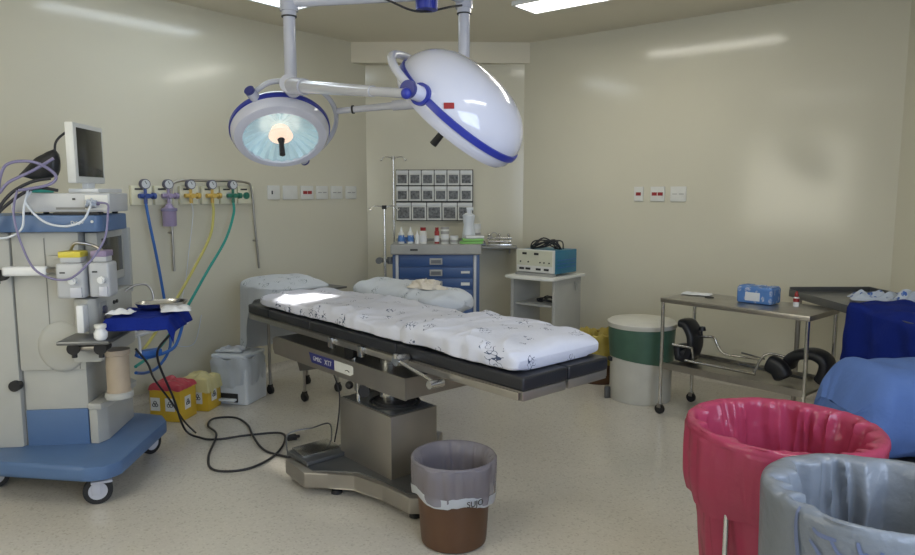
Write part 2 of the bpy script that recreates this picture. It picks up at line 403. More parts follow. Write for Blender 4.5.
MB().cyl(lp(jn + (e0 - jn).normalized() * .10), lp(jn + (e0 - jn).normalized() * .11), .026).build('arm_collar', 'dark', t)
MB().cyl(lp(v3(PR, 2.05)), lp(v3(PR, 2.15)), .055).build('arm_joint', 'arm_w', t)
# right head (seen from behind)
cR = Vector((-1.965, 2.488, 1.909))
Rt = camR; Up = Vector((-sin(R(38.5)) * sin(R(6.92)), cos(R(38.5)) * sin(R(6.92)), cos(R(6.92)))); Fw = Vector((-.6225, .7826, -.12)).normalized()
nR = (-.63 * Rt - .70 * Up + .36 * Fw).normalized()
hd2, q2 = lamp_head(cR, nR, .318, .19, False, -1)
# yoke on the upper-left
aX = ang_of(q2, (-.75 * Rt + .66 * Up)); 
kA = cR + (-.745 * Rt + .655 * Up) .normalized() * .30
aN = ang_of(q2, -Fw); sg2 = 1 if ((aN - aX + pi) % (2 * pi) - pi) > 0 else -1
ak = aX + sg2 * R(68)
kp = ring_pt(cR, q2, .285, ak, 0); d = (kp - cR).normalized()
MB().cyl(lp(kp - d * .01), lp(kp + d * .045), .046).build('pivot_socket', 'blue_trim', hd2)
MB().cyl(lp(kp + d * .045), lp(kp + d * .115), .033).build('pivot', 'lamp_w', hd2)
MB().cyl(lp(kp + d * .115), lp(kp + d * .135), .035).build('pivot_cap', 'navy', hd2)
kq = ring_pt(cR, q2, .30, ak + pi, 0)
pts = [kp + d * .09] + [ring_pt(cR, q2, .375, ak - sg2 * R(k), .0) for k in (25, 50, 75, 100, 125, 150)] + [kq + (kq - cR).normalized() * .05]
MB().tube([lp(p) for p in pts], .018).build('yoke', 'arm_w', hd2)
e0 = v3(PL, 2.145); e1 = kp + d * .14 - Up * .02
dl = (e1 - e0)
MB().cyl(lp(e0), lp(e0 + dl * .16), .050, .044).cyl(lp(e0 + dl * .10), lp(e0 + dl * .78), .036, .024).cyl(lp(e0 + dl * .74), lp(e1), .020).build('spring_arm', 'arm_w', t)
MB().cyl(lp(e0 + Fw * .058), lp(e0 - Fw * .058), .052).build('arm_joint', 'arm_w', t)
MB().cyl(lp(e0 - Fw * .058), lp(e0 - Fw * .062), .022).cyl(lp(e0 - Fw * .056 + dl * .09), lp(e0 - Fw * .060 + dl * .09), .014).build('joint_bolt', 'steel', t)
MB().sph(lp(e1), .022).build('arm_end_knob', 'blue_trim', t)
from mathutils.bvhtree import BVHTree
bv = BVHTree.FromPolygons([v.co for v in hd2.data.vertices], [tuple(p.vertices) for p in hd2.data.polygons])
src = cR - .045 * Rt - .052 * Up - Fw * 1.0
hit, hn, _, _ = bv.ray_cast(lp(src), Fw)
if hn.dot(Fw) > 0: hn = -hn
lb = MB().box(-.021, .021, -.012, .012, 0, .002).build('red_label', 'vial_red', hd2)
lb.location = hit - Vector((0, 0, 0)); lb.rotation_euler = frame_from(hn).to_euler()

# ------------------------------------------------------------ operating table
OT = (-2.575, 2.685, 0); OR_ = math.atan2(-.174, .985)
t = T('operating_table', 'stainless steel operating table with black vinyl pads on a boxy column', 'operating table', OT, OR_)
# base
poly = [(-.33, -.49), (-.09, -.51), (0, -.42), (.10, -.33), (.30, -.295), (.50, -.29), (.54, -.25), (.54, .12), (.50, .17), (.30, .175), (.10, .21), (0, .30), (-.09, .42), (-.33, .40)]
MB().prism(poly, .045, .125, .008).build('base', 'steel_sat', t)
MB().prism([(x * .93 + .0, y * .9 - .005) for x, y in poly], .125, .131).build('base_top_mat', 'dsteel', t)
for (x, y) in ((-.27, -.42), (.46, -.22), (-.27, .32), (.46, .10), (-.02, -.36)):
    MB().cyl((x, y, .015), (x, y, .05), .018).cyl((x, y, 0), (x, y, .018), .030, .026).build('levelling_foot', 'rubber', t)
MB().box(-.18, .29, -.235, .06, .125, .452, .006).build('column_cover', 'steel_sat', t)
MB().box(-.165, .275, -.22, .045, .4522, .456).build('cover_top', 'dsteel', t)
MB().torus((.10, -.07, .458), .13, .007).cyl((.10, -.07, .45), (.10, -.07, .47), .11).build('collar', 'dark', t)
MB().cyl((.06, -.07, .46), (.06, -.07, .70), .058).build('lift_column', 'steel_l', t)
for x, y in ((-.10, -.16), (-.13, -.08), (-.06, -.19)):
    MB().cyl((x, y, .45), (x, y, .58), .014).build('guide_rod', 'steel_l', t)
MB().box(-.09, .0, -.20, -.12, .50, .575, .006).build('valve_block', 'steel', t)
MB().cyl((.0, -.19, .53), (.05, -.23, .53), .03).build('control_knob', 'rubber', t)
MB().sph((-.15, -.19, .515), .022).build('control_knob', 'rubber', t)
MB().tube([(-.24, -.23, .56), (-.19, -.235, .50), (-.17, -.24, .44), (-.175, -.25, .32), (-.20, -.26, .2)], .004).build('hose', 'cable', t)
# side beams and cross housing
for y in (-.21, .16):
    MB().prism([(-.97, 0), (.40, 0), (.40, .01), (-.97, .01)], 0, .01).build('tmp', 'steel', t)
    o = bpy.data.objects['tmp']; bpy.data.objects.remove(o)
for y in (-.215, .20):
    m = MB()
    pr_ = [(-.97, .585), (-.95, .555), (.39, .555), (.39, .665), (-.93, .665), (-.97, .645)]
    m.prism(pr_, -.006, .006)
    o = m.build('side_beam', 'steel_sat', t); o.rotation_euler = (R(90), 0, 0); o.location = (0, y, 0)
MB().box(.385, .392, -.21, .195, .56, .665).build('beam_end', 'steel_sat', t)
MB().box(-.95, .38, -.205, .19, .64, .66).build('housing_lid', 'dsteel', t)
MB().prism([(-.93, .57), (-.86, .44), (-.62, .50), (-.40, .57)], -.10, .10).build('motor_shroud', 'dsteel', t).rotation_euler = (R(90), 0, 0)
MB().cyl((-.15, -.19, .70), (-.15, -.10, .70), .045).build('tilt_gear', 'rubber', t)
MB().cyl((-.13, -.17, .66), (-.13, -.17, .76), .018).build('strut', 'steel_l', t)
MB().cyl((-.62, .0, .66), (-.62, .0, .76), .02).cyl((.22, .0, .66), (.22, .0, .76), .02).build('strut', 'steel_l', t)
# label
MB().prism([(-.60, -.028), (-.36, -.028), (-.36, .028), (-.63, .028)], 0, .002).build('name_plate', 'navy', t)
o = bpy.data.objects['name_plate']; o.rotation_euler = (R(90), 0, 0); o.location = (.11, -.2215, .612)
# blue part and silver part of the plate
MB().prism([(-.355, -.028), (-.20, -.028), (-.17, -.015), (-.17, .022), (-.18, .028), (-.355, .028)], 0, .0018).build('plate_end', 'plate', t)
o = bpy.data.objects['plate_end']; o.rotation_euler = (R(90), 0, 0); o.location = (.11, -.2215, .612)
text('plate_lettering', 'GMEC', .034, 'plate', t, (-.425, -.2245, .612), (R(90), 0, 0))
text('plate_lettering', 'XT7', .040, 'plate', t, (-.31, -.2245, .611), (R(90), 0, 0))
MB().tube([(-.135, -.2245, .603), (-.115, -.2245, .609), (-.095, -.2245, .603)], .002).build('plate_mark', 'dark', t)
# top frame sections, pads
def pad(x0, x1, y0, y1, z0=.785, z1=.842):
    MB().box(x0, x1, y0, y1, z0, z1, .012, seg=3).build('pad', 'black', t)
segs = [(-1.20, -.92), (-.915, -.42), (-.415, .38)]
for a, b in segs:
    pad(a, b, -.27, .27)
    MB().box(a, b, -.262, .262, .765, .784).build('top_plate', 'steel_sat', t)
for y0, y1 in ((-.27, -.003), (.003, .27)):
    pad(.385, 1.205, y0, y1)
    MB().box(.385, 1.20, y0 + .006, y1 - .006, .745, .784, .004).build('leg_plate', 'steel_sat', t)
for y in (-.272, .272):
    MB().box(-1.17, .37, y - .005, y + .005, .752, .782, .002).build('side_rail', 'steel', t)
for y in (-.277, .277):
    MB().box(.45, 1.19, y - .004, y + .004, .75, .782, .002).build('leg_rail', 'steel', t)
for x in (-.16, .12):
    MB().box(x - .02, x + .02, -.30, -.275, .735, .79, .004).build('rail_clamp', 'steel_l', t)
m = MB().cyl((.48, -.275, .79), (.48, -.345, .79), .026).cyl((.48, -.34, .80), (.48, -.34, .82), .012)
m.build('crank_hub', 'steel_l', t)
MB().cyl((.50, -.33, .785), (.76, -.34, .745), .009, .008).cyl((.76, -.30, .74), (.76, -.375, .74), .018).build('crank_handle', 'steel_l', t)
# foot pedal unit on the base
t2 = T('foot_switch', 'steel foot switch with a wire guard lying on the operating table base', 'foot switch', (-2.87, 2.40, .132), OR_ + R(0))
MB().box(-.12, .10, -.13, .13, 0, .022, .004).build('base_plate', 'dsteel', t2)
MB().box(-.10, .03, -.11, .11, .024, .036, .004, rot=Matrix.Rotation(R(6), 3, 'Y')).build('pedal_plate', 'steel_l', t2)
MB().tube([(-.10, -.135, .0), (-.10, -.13, .12), (-.07, 0, .135), (-.10, .13, .12), (-.10, .135, .0)], .004, n=6).build('wire_guard', 'dsteel', t2)

# mattress under the sheet and sheets (bedding)
def sheet_obj(name, label, x0, x1, yw, z0, h, seed, m='sheet', endr=.06, cat='bed sheet', loc=OT, rz=OR_, e0=1, e1=1):
    """cloth tucked round a thin mattress: closed rounded section, rounded ends, creases"""
    def f(u, v):
        x = x0 + (x1 - x0) * u; a = v * 2 * pi
        d0 = (x - x0) / endr if e0 else 9; d1 = (x1 - x) / endr if e1 else 9
        e = max(0.0, min(1, d0, d1)); k = (1 - (1 - e) ** 2.2) ** .5
        ca, sa = cos(a), sin(a)
        y = (yw - .03 * (1 - k)) * math.copysign(abs(ca) ** .42, ca)
        z = math.copysign(abs(sa) ** (.62 if sa > 0 else .22), sa) * (h / 2) * (k if sa > 0 else max(k, .0) ** .3 if k > 0 else 0)
        if sa > 0:
            n1 = noise.noise(Vector((x * 3.0 + seed, y * 5, 1))) * .010 + noise.noise(Vector((x * 9 + seed, y * 14, z * 12))) * .005
            fo = (.5 - abs(noise.noise(Vector((x * 2.6 + y * 4.1, y * 2.4 - x * 1.6, seed))))) ** 3 * .10 + (.5 - abs(noise.noise(Vector((x * 6 - y * 5, y * 4, seed + 5))))) ** 4 * .12
            z += (n1 + fo - .006) * k * min(1, sa * 2) + .008 * sin(x * 5 + seed) * k
        y += k * (.012 * noise.noise(Vector((x * 5 + seed, z * 8, 3))) + .008 * noise.noise(Vector((x * 16, z * 10, seed + 4)))) * abs(ca)
        zb = .022 * noise.noise(Vector((x * 2.4 + seed, 2, 8)))
        if sa < 0 and abs(ca) > .5: z = z * .9 + max(0, zb) 
        return (x, y, z0 + h / 2 + z)
    m_ = MB().surf(f, 150, 84, cv=True)
    o = m_.build(name, m, None, ang=180); tag(o, label, cat); o.location = loc; o.rotation_euler = (0, 0, rz); return o
sheet_obj('mattress_sheet', 'white printed sheet over the head half of the operating table, lit by the lamp spot', -1.07, .47, .266, .842, .092, 3, endr=.10, e1=1)
sheet_obj('mattress_sheet', 'white printed sheet over the foot end of the operating table, folded over the other', .40, 1.165, .274, .839, .112, 11, endr=.08)
# ------------------------------------------------------------ draped stand at the head
ST = (-4.27, 3.29, 0)
t = T('instrument_stand', 'small wheeled steel stand under a white drape behind the head of the operating table', 'instrument stand', (-4.24, 3.42, 0), 0)
for (x, y) in ((-.18, -.19), (.18, -.15), (-.18, .17), (.18, .18)):
    l = MB().cyl((x, y, .07), (x, y, .84), .011).build('leg', 'steel', t)
    c = MB().cyl((x, y - .011, .034), (x, y + .011, .034), .034).box(x - .012, x + .012, y - .016, y + .016, .04, .075).build('caster', 'rubber', t)
MB().box(-.24, .36, -.33, .13, .84, .855, .004).build('tray', 'dsteel', t)
def drape_f(u, v):
    # box drape: u along rim, v from centre to hem
    a = u * 2 * pi; sx, sy = .31, .27
    ca, sa = cos(a), sin(a); k = 1 / max(abs(ca) ** 4 + abs(sa) ** 4, 1e-6) ** .25
    if v < .5:
        q = v / .5; x = ca * k * sx * q; y = sa * k * sy * q; z = .862 + .065 * (1 - q ** 4) + .014 * noise.noise(Vector((x * 7, y * 7, 2)))
    else:
        q = (v - .5) / .5; ripple = .035 * q * sin(a * 11 + 1.3 * sin(a * 3))
        kk = 1 + ripple + .03 * q; x = ca * k * sx * kk; y = sa * k * sy * kk
        ln = .50 if ca < .2 else .07
        ln = .07 + .46 / (1 + math.exp((ca + .15) * 9))
        z = .868 - ln * q + .01 * noise.noise(Vector((x * 9, y * 9, z_ := 3)))
    return (x - .03, y, z)
o = MB().surf(drape_f, 120, 40, cu=True).build('draped_cloth', 'sheet2', None, ang=180)
tag(o, 'white drape over the stand behind the table head, hanging to the floor side', 'drape'); o.location = ST; o.rotation_euler = (0, 0, OR_)
# ------------------------------------------------------------ wrapped bundle on its own stand behind the table
BS = (-3.10, 3.40, 0)
t = T('side_stand', 'steel pedestal side stand behind the operating table carrying the wrapped bundle', 'stand', BS, OR_)
MB().cyl((0, 0, .10), (0, 0, .77), .025).build('post', 'steel', t)
MB().box(-.44, .40, -.16, .16, .765, .78, .004).build('top', 'dsteel', t)
for k in range(5):
    a = R(20 + k * 72); x, y = .15 * cos(a), .15 * sin(a)
    MB().cyl((0, 0, .11), (x, y, .085), .014, .010).build('foot_bar', 'steel', t)
    MB().cyl((x, y - .012, .032), (x, y + .012, .032), .032).cyl((x, y, .04), (x, y, .085), .008).build('caster', 'rubber', t)
def bundle_f(u, v):
    a = v * 2 * pi; x = -.52 + 1.04 * u; e = min(u, 1 - u) / .5
    k = (1 - (1 - min(1, e * 2.6)) ** 2.6) ** .55
    y = .19 * k * math.copysign(abs(cos(a)) ** .75, cos(a)); z = .085 * k * math.copysign(abs(sin(a)) ** .85, sin(a)) * (1.15 - .22 * u)
    z += .012 * noise.noise(Vector((x * 5, y * 9, a * .5))) + .012 * noise.noise(Vector((x * 14, y * 16, z * 12)))
    y += .015 * noise.noise(Vector((x * 8, a, 5)))
    return (x, y, max(.002, z + .085))
o = MB().surf(bundle_f, 90, 48, cv=True).build('wrapped_bundle', 'sheet2', None, ang=180)
tag(o, 'long bundle wrapped in pale printed cloth beyond the operating table', 'bundle'); o.location = (BS[0], BS[1], .78); o.rotation_euler = (0, 0, OR_)
def gz(u, v):
    a = u * 2 * pi; p = v * pi; r = .075 * (1 + .45 * noise.noise(Vector((cos(a) * 2, sin(a) * 2, p * 1.4))) + .22 * noise.noise(Vector((cos(a) * 7, sin(a) * 7, p * 5))))
    return (r * 1.6 * sin(p) * cos(a), r * .8 * sin(p) * sin(a), max(-.008, r * .55 * cos(p)))
o = MB().surf(gz, 48, 28, cu=True).build('gauze_wad', 'gauze', None, ang=180)
tag(o, 'crumpled cream gauze lying on top of the wrapped bundle', 'gauze'); o.location = (-2.90, 3.33, .955)

# ------------------------------------------------------------ gas outlets on the left wall
GW = -5.0
def plate(name, y0, y1, z0, z1, m, label, cat, group, slots=(), slotm='dark', th=.012, holes=()):
    t = T(name, label, cat, (GW, (y0 + y1) / 2, (z0 + z1) / 2), 0, group)
    h = (y1 - y0) / 2; k = (z1 - z0) / 2
    MB().box(0, th, -h, h, -k, k, .004).build('face_plate', m, t)
    for (cy, cz, sw, sh) in slots:
        MB().box(th, th + .003, cy - sw / 2, cy + sw / 2, cz - sh / 2, cz + sh / 2).build('socket', slotm, t)
    return t
gp = 'medical gas outlet plates'
gy = [2.57, 2.745, 2.945, 3.125, 3.29, 3.45]
gl = ['cream gas outlet plate holding the blue regulator', 'cream gas outlet plate behind the violet suction bottle', 'cream gas outlet plate of the first yellow valve', 'cream gas outlet plate holding the yellow hose valve', 'cream gas outlet plate holding the green hose valve', 'cream gas outlet plate with a bare round socket, right end of the row']
for y, l in zip(gy, gl):
    t = plate('gas_outlet', y - .075, y + .075, 1.46, 1.60, 'cream_pl', l, 'gas outlet', gp, [(-.02, .045, .06, .012)], th=.035)
    MB().cyl((.035, 0, -.005), (.045, 0, -.005), .028).cyl((.045, 0, -.005), (.05, 0, -.005), .014).build('outlet_socket', 'reg_green' if y == 3.45 else 'gauge', t)
def regulator(y, colm, label, gm='gauge'):
    t = T('gas_regulator', label, 'gas regulator', (GW + .052, y, 1.525), 0)
    MB().cyl((0, 0, 0), (.09, 0, 0), .018).cyl((.055, -.05, 0), (.055, .05, 0), .016).cyl((.055, 0, 0), (.055, 0, .055), .011).cyl((.055, 0, -.055), (.055, 0, 0), .013).cyl((.055, .05, 0), (.055, .075, 0), .024, .022).build('valve_body', colm, t)
    MB().cyl((.035, 0, .085), (.068, 0, .085), .036).build('gauge_case', 'gauge_rim', t)
    MB().cyl((.068, 0, .085), (.070, 0, .085), .030).build('gauge_face', 'gauge', t)
    MB().box(.070, .0715, -.002, .002, .083, .108, rot=Matrix.Rotation(R(30), 3, 'X')).build('needle', 'dark', t)
    return t
regulator(2.56, 'reg_blue', 'blue valve with round gauge above the blue hose')
regulator(2.735, 'purple_pl', 'violet valve with round gauge above the suction bottle')
regulator(2.915, 'reg_yel', 'yellow valve with round gauge and no hose')
regulator(3.095, 'reg_yel', 'yellow valve with pale gauge above the yellow hose')
regulator(3.28, 'reg_green', 'green valve with round gauge above the green hose')
t = T('suction_bottle', 'violet plastic suction bottle hanging from the second gas outlet', 'suction bottle', (GW + .107, 2.735, 1.30))
MB().lathe([(.0005, 0), (.045, .002), (.05, .012), (.05, .115), (.052, .12), (.052, .13), (.03, .145), (.02, .168), (.0005, .169)]).build('jar', 'purple_pl', t)
MB().lathe([(.053, .112), (.057, .114), (.057, .134), (.053, .136)]).build('lid_ring', 'purple_cable', t)
t = T('wall_pipe', 'bent stainless pipe rail running behind the gas outlets and down the left wall', 'pipe', (0, 0, 0))
MB().tube([(-4.945, 2.78, .96), (-4.945, 2.78, 1.3), (-4.945, 2.79, 1.56), (-4.945, 2.85, 1.635), (-4.945, 3.1, 1.64), (-4.945, 3.42, 1.635), (-4.945, 3.49, 1.57), (-4.945, 3.51, 1.3), (-4.945, 3.54, .92)], .0095, n=10).build('tube', 'steel', t)
for y, z in ((2.78, 1.25), (3.53, 1.15)): MB().cyl((-5.0, y, z), (-4.945, y, z), .008).build('bracket', 'steel', t)
for nm, m, lab, pts in (
    ('gas_hose', 'hblue', 'blue gas hose dropping from the first outlet', [(-4.893, 2.56, 1.47), (-4.88, 2.57, 1.35), (-4.87, 2.62, 1.0), (-4.86, 2.66, .62), (-4.84, 2.66, .42), (-4.80, 2.55, .30), (-4.6, 2.35, .32), (-4.35, 2.15, .40)]),
    ('gas_hose', 'hyel', 'yellow gas hose sagging from the fourth outlet', [(-4.893, 3.095, 1.47), (-4.88, 3.09, 1.38), (-4.84, 3.02, 1.2), (-4.78, 2.80, .92), (-4.7, 2.6, .72), (-4.5, 2.35, .58), (-4.3, 2.15, .52)]),
    ('gas_hose', 'hgreen', 'green gas hose sagging from the fifth outlet', [(-4.893, 3.28, 1.47), (-4.88, 3.27, 1.38), (-4.84, 3.16, 1.18), (-4.78, 2.95, .95), (-4.7, 2.70, .68), (-4.6, 2.45, .48), (-4.35, 2.15, .44)]),
    ('thin_tube', 'white_cable', 'thin pale tube hanging from the third outlet', [(-4.893, 2.915, 1.47), (-4.885, 2.92, 1.38), (-4.90, 2.88, 1.1), (-4.93, 2.84, .8), (-4.93, 2.72, .45), (-4.93, 2.9, .38), (-4.93, 2.98, .6)])):
    tag(MB().tube(pts, .0105 if nm == 'gas_hose' else .003, n=10).build(nm, m), lab, 'hose')
# switch plates, left wall
gs = 'light switch plates on the left wall'
sw = [(3.685, 3.81, 'white plate with one black switch, nearest the gas outlets', [(-.02, .0, .012, .03)], 'dark'),
      (3.845, 4.00, 'blank white wall plate, second from the gas outlets', [], 'dark'),
      (4.04, 4.18, 'white plate with two red sockets on the left wall', [(-.026, .0, .045, .028), (.026, 0, .045, .028)], 'redsw'),
      (4.215, 4.35, 'white plate with two small slots beside the red sockets', [(-.028, 0, .04, .008), (.028, 0, .04, .008)], 'cart_grey'),
      (4.39, 4.53, 'white plate with two small slots, second from the right end', [(-.028, 0, .04, .008), (.028, 0, .04, .008)], 'cart_grey'),
      (4.575, 4.71, 'white plate with two small slots, nearest the corner', [(-.028, 0, .04, .008), (.028, 0, .04, .008)], 'cart_grey')]
for y0, y1, l, s, sm in sw: plate('wall_plate', y0, y1, 1.49, 1.61, 'plate', l, 'wall plate', gs, s, sm)
# far wall plates
for x0, x1, l, s, sm in ((-2.61, -2.525, 'narrow white plate with one red socket on the far wall', [(0, 0, .045, .028)], 'redsw'),
                         (-2.46, -2.335, 'white plate with two red sockets on the far wall', [(-.026, 0, .045, .028), (.026, 0, .045, .028)], 'redsw'),
                         (-2.285, -2.15, 'white plate with two thin slots on the far wall', [(-.028, 0, .04, .006), (.028, 0, .04, .006)], 'cart_grey')):
    t = plate('wall_plate', x0, x1, 1.475, 1.60, 'plate', l, 'wall plate', 'socket plates on the far wall', s, sm)
    t.location = ((x0 + x1) / 2, 5.75, 1.5375); t.rotation_euler = (0, 0, R(-90))

# ------------------------------------------------------------ anaesthesia machine
MO = Vector((-3.751, 1.591, 0)); MR = R(45)
def mw(a, b, z=0):
    c = cos(MR); return (MO.x + a * c - b * c, MO.y + a * c + b * c, z)
t = T('anaesthesia_machine', 'grey anaesthesia machine with blue top and blue wheeled base against the left edge', 'anaesthesia machine', MO, MR)
MB().prism([(-.85, -.02), (-.42, -.19), (.10, -.345), (.19, -.33), (.245, -.26), (.285, .36), (.23, .47), (.05, .545), (-.85, .545)], .150, .228, .022).build('base', 'mach_blue', t)
MB().prism([(-.83, .02), (-.40, -.12), (.08, -.27), (.20, -.22), (.23, .36), (.04, .50), (-.83, .50)], .125, .149, .006).build('base_underside', 'mach_d', t)
for (x, y, ang) in ((.115, -.235, 200), (.16, .44, 60), (-.50, .03, 200), (-.50, .46, 120)):
    q = Matrix.Rotation(R(ang), 3, 'Z'); c = Vector((x, y, .068)); d = q @ Vector((0, 1, 0))
    cs = MB().cyl(c - d * .016, c + d * .016, .068, seg=32).build('caster_wheel', 'rubber', t)
    MB().cyl(c - d * .019, c + d * .019, .044).build('wheel_hub', 'arm_w', cs)
    MB().box(x - .03, x + .07, y - .028, y + .028, .108, .124, .007, rot=q).box(x - .02, x + .02, y + .020, y + .027, .05, .12, .003, rot=q).box(x - .02, x + .02, y - .027, y - .020, .05, .12, .003, rot=q).build('caster_fork', 'arm_w', cs)
MB().box(-.31, -.004, 0, .48, .225, .42, .004).build('lower_panel', 'mach_blue', t)
MB().box(-.31, .0, .004, .46, .42, .635, .006).build('lower_body', 'mach', t)
MB().box(-.312, .012, -.022, .47, .635, 1.352, .012).build('upper_body', 'mach', t)
MB().box(-.80, -.320, -.02, .48, .225, 1.352, .02).build('side_cabinet', 'mach', t)
MB().box(-.321, -.311, .01, .40, .225, 1.352).build('seam', 'mach_d', t)
MB().box(-.55, -.375, -.024, -.02, 1.09, 1.32, .004).build('dark_window', 'screen', t)
MB().sph((-.10, -.022, .76), .14, (.85, .14, .95)).build('round_boss', 'mach', t)
# front drawers
MB().prism([(.0, .0), (.045, -.01), (.075, .06), (.075, .44), (.04, .50), (.0, .49)], .228, .42, .008).build('drawer_front', 'mach', t)
MB().prism([(.0, -.012), (.07, -.02), (.098, .06), (.098, .45), (.05, .51), (.0, .49)], .415, .45, .01).build('shelf_lip', 'mach', t)
# top
MB().prism([(-.62, -.075), (.12, -.075), (.145, -.05), (.15, .28), (.12, .34), (-.62, .34)], 1.352, 1.438, .012).build('top_slab', 'mach_blue', t)
text('maker_lettering', 'Dräger', .022, 'plate', t, (.035, -.0765, 1.40), (R(90), 0, 0))
MB().cyl((.105, -.077, 1.405), (.105, -.0745, 1.405), .007).build('round_badge', 'plate', t)
MB().box(.03, .11, .415, .455, .98, 1.352, .01).build('corner_post', 'mach', t)
# control screen on the front
m = MB().box(.02, .085, .03, .405, 1.07, 1.345, .012).build('screen_housing', 'mach', t)
MB().box(.083, .089, .085, .365, 1.12, 1.31, .002).build('control_screen', 'screen', m)
# vaporizers
MB().box(-.10, .04, -.06, -.02, 1.17, 1.215, .006).build('vaporizer_bracket', 'mach', t)
M['yellow_cap'] = mat('yellow_cap', (.62, .52, .05), .4); M['violet_cap'] = mat('violet_cap', (.26, .20, .32), .4)
M['vapw'] = mat('vaporizer_grey', (.47, .48, .49), .35)
for x0, x1, y0, capm in ((-.045, .085, -.17, 'yellow_cap'), (.095, .195, -.14, 'violet_cap')):
    v = MB().box(x0, x1, y0, -.022, 1.03, 1.205, .016, seg=3).build('vaporizer', 'vapw', t)
    xm = (x0 + x1) / 2
    MB().box(x0 + .02, x1 - .012, y0 + .01, y0 + .09, 1.206, 1.245, .008).build('filler_block', 'vapw', v)
    MB().box(x0 + .014, x1 - .010, y0 + .006, y0 + .10, 1.232, 1.262, .005).build('cap', capm, v)
    MB().cyl((xm + .02, y0, 1.12), (xm + .02, y0 - .03, 1.12), .018).cyl((xm + .02, y0 - .03, 1.12), (xm + .02, y0 - .036, 1.12), .011).build('dial', 'white_pl', v)
    MB().box(xm, x1 - .01, y0 - .008, y0 + .004, 1.035, 1.085, .003).build('sight_panel', 'arm_w', v)
    MB().box(x0 + .02, x0 + .045, y0 - .0015, y0 + .001, 1.155, 1.162).build('marking', 'dark', v)
MB().box(-.13, -.03, -.055, -.02, 1.17, 1.235, .005).build('vaporizer_bracket', 'mach', t)
MB().tube([(.0, -.09, 1.262), (.03, -.10, 1.30), (.10, -.07, 1.285), (.16, -.08, 1.25)], .008).build('metal_loop', 'steel', t)
# white bar with tube clamp on the left side
MB().box(-.33, -.12, -.10, -.055, 1.135, 1.185, .016, seg=3).build('support_arm', 'white_pl', t)
MB().cyl((-.34, -.05, 1.14), (-.34, -.09, 1.14), .028).build('black_knob', 'rubber', t)
MB().cyl((-.34, -.0, .56), (-.34, -.04, .56), .028).build('black_knob', 'rubber', t)
MB().tube([(-.12, -.08, 1.16), (-.07, -.10, 1.165), (-.03, -.12, 1.13)], .014).build('hose_elbow', 'steel', t)
MB().box(-.155, -.15, -.024, -.018, .64, 1.32).box(-.02, -.016, -.024, -.018, .64, 1.0).build('panel_joint', 'mach_d', t)
# front console
m = MB().prism([(.0, -.10), (.08, -.13), (.11, -.10), (.11, .42), (.0, .44)], .82, 1.02, .012).build('front_console', 'mach', t)
MB().box(.108, .114, -.06, .03, .88, .99, .003).build('flow_panel', 'cart_grey', m)
MB().cyl((.112, -.015, .95), (.125, -.015, .95), .02).cyl((.112, -.015, .905), (.12, -.015, .905), .012).build('pressure_gauge', 'gauge_rim', m)
for y in (.13, .17): MB().cyl((.108, y, .965), (.118, y, .965), .010).build('button', 'dark', m)
MB().box(.05, .085, -.20, -.135, .86, 1.0, .01).build('side_cover', 'white_pl', m)
MB().box(.0, .14, -.15, .36, .70, .82, .02).build('absorber_block', 'mach', t)
MB().box(.0, .24, -.32, .26, .825, .845, .008).build('work_table', 'dsteel', t)
for x, y in ((.04, -.19), (.17, -.20)):
    k = MB().cyl((x, y + .05, .79), (x, y - .03, .79), .022).cyl((x, y - .03, .79), (x, y - .045, .79), .03).cyl((x, y - .03, .79), (x, y - .03, .745), .013).build('valve_knob', 'rubber', t)
MB().cyl((.065, -.20, .79), (.15, -.20, .79), .016).build('valve_tube', 'steel', t)
MB().lathe([(.0005, .50), (.055, .50), (.06, .51), (.06, .53), (.056, .535), (.056, .72), (.062, .725), (.062, .75), (.0005, .75)], (.185, -.07, 0)).build('absorber_canister', 'bellow', t)
MB().lathe([(.063, .495), (.068, .50), (.068, .525), (.063, .53)], (.185, -.07, 0)).build('canister_ring', 'mach', t)
# side tray with pole
MB().box(.19, .475, -.225, .09, .897, .915, .006).build('side_tray', 'dsteel', t)
MB().cyl((.30, -.05, .84), (.30, -.05, .905), .018).build('tray_post', 'steel', t)
MB().tube([(.115, .30, 1.0), (.16, .32, 1.03), (.22, .34, 1.03), (.25, .34, .98), (.25, .33, .93)], .007).build('grab_rail', 'steel', t)
# white wire bracket
MB().tube([(.08, .38, .745), (.20, .55, .735), (.30, .78, .725), (.28, .84, .72), (.20, .80, .71), (.08, .50, .70)], .011, closed=True).build('white_hose_hanger', 'white_pl', t)
MB().tube([(.10, .42, .80), (.12, .46, .70), (.13, .44, .60)], .008).build('hanger_hook', 'white_pl', t)
# ---- things on / at the machine
o = MB().surf(lambda u, v: (.175 + .345 * u + .012 * noise.noise(Vector((u * 6, v * 6, 1))), -.255 + .37 * v + .012 * noise.noise(Vector((u * 5, v * 5, 7))),
      .934 + .006 * noise.noise(Vector((u * 6, v * 7, 3))) - (.055 * (max(0, (.10 - v) / .10)) ** 1.1 if v < .10 else 0) - (.07 * ((u - .9) / .1) if u > .9 else 0) - (.03 * ((.08 - u) / .08) if u < .08 else 0)), 60, 60).build('blue_cloth', 'cloth_blue', None, solid=.003, ang=180)
tag(o, 'royal blue cloth folded over the side tray of the anaesthesia machine', 'cloth'); o.location = MO; o.rotation_euler = (0, 0, MR)
o = MB().lathe([(.0005, .0), (.075, .002), (.085, .01), (.092, .028), (.098, .029), (.088, .008), (.0005, .006)], fn=lambda a, j, r, z: (r * (1 + .35 * cos(a) ** 2), z)).build('steel_dish', 'steel_l', None)
tag(o, 'shiny steel dish on the blue cloth', 'dish'); o.location = mw(.38, .06, .945); o.rotation_euler = (0, 0, MR + .5)
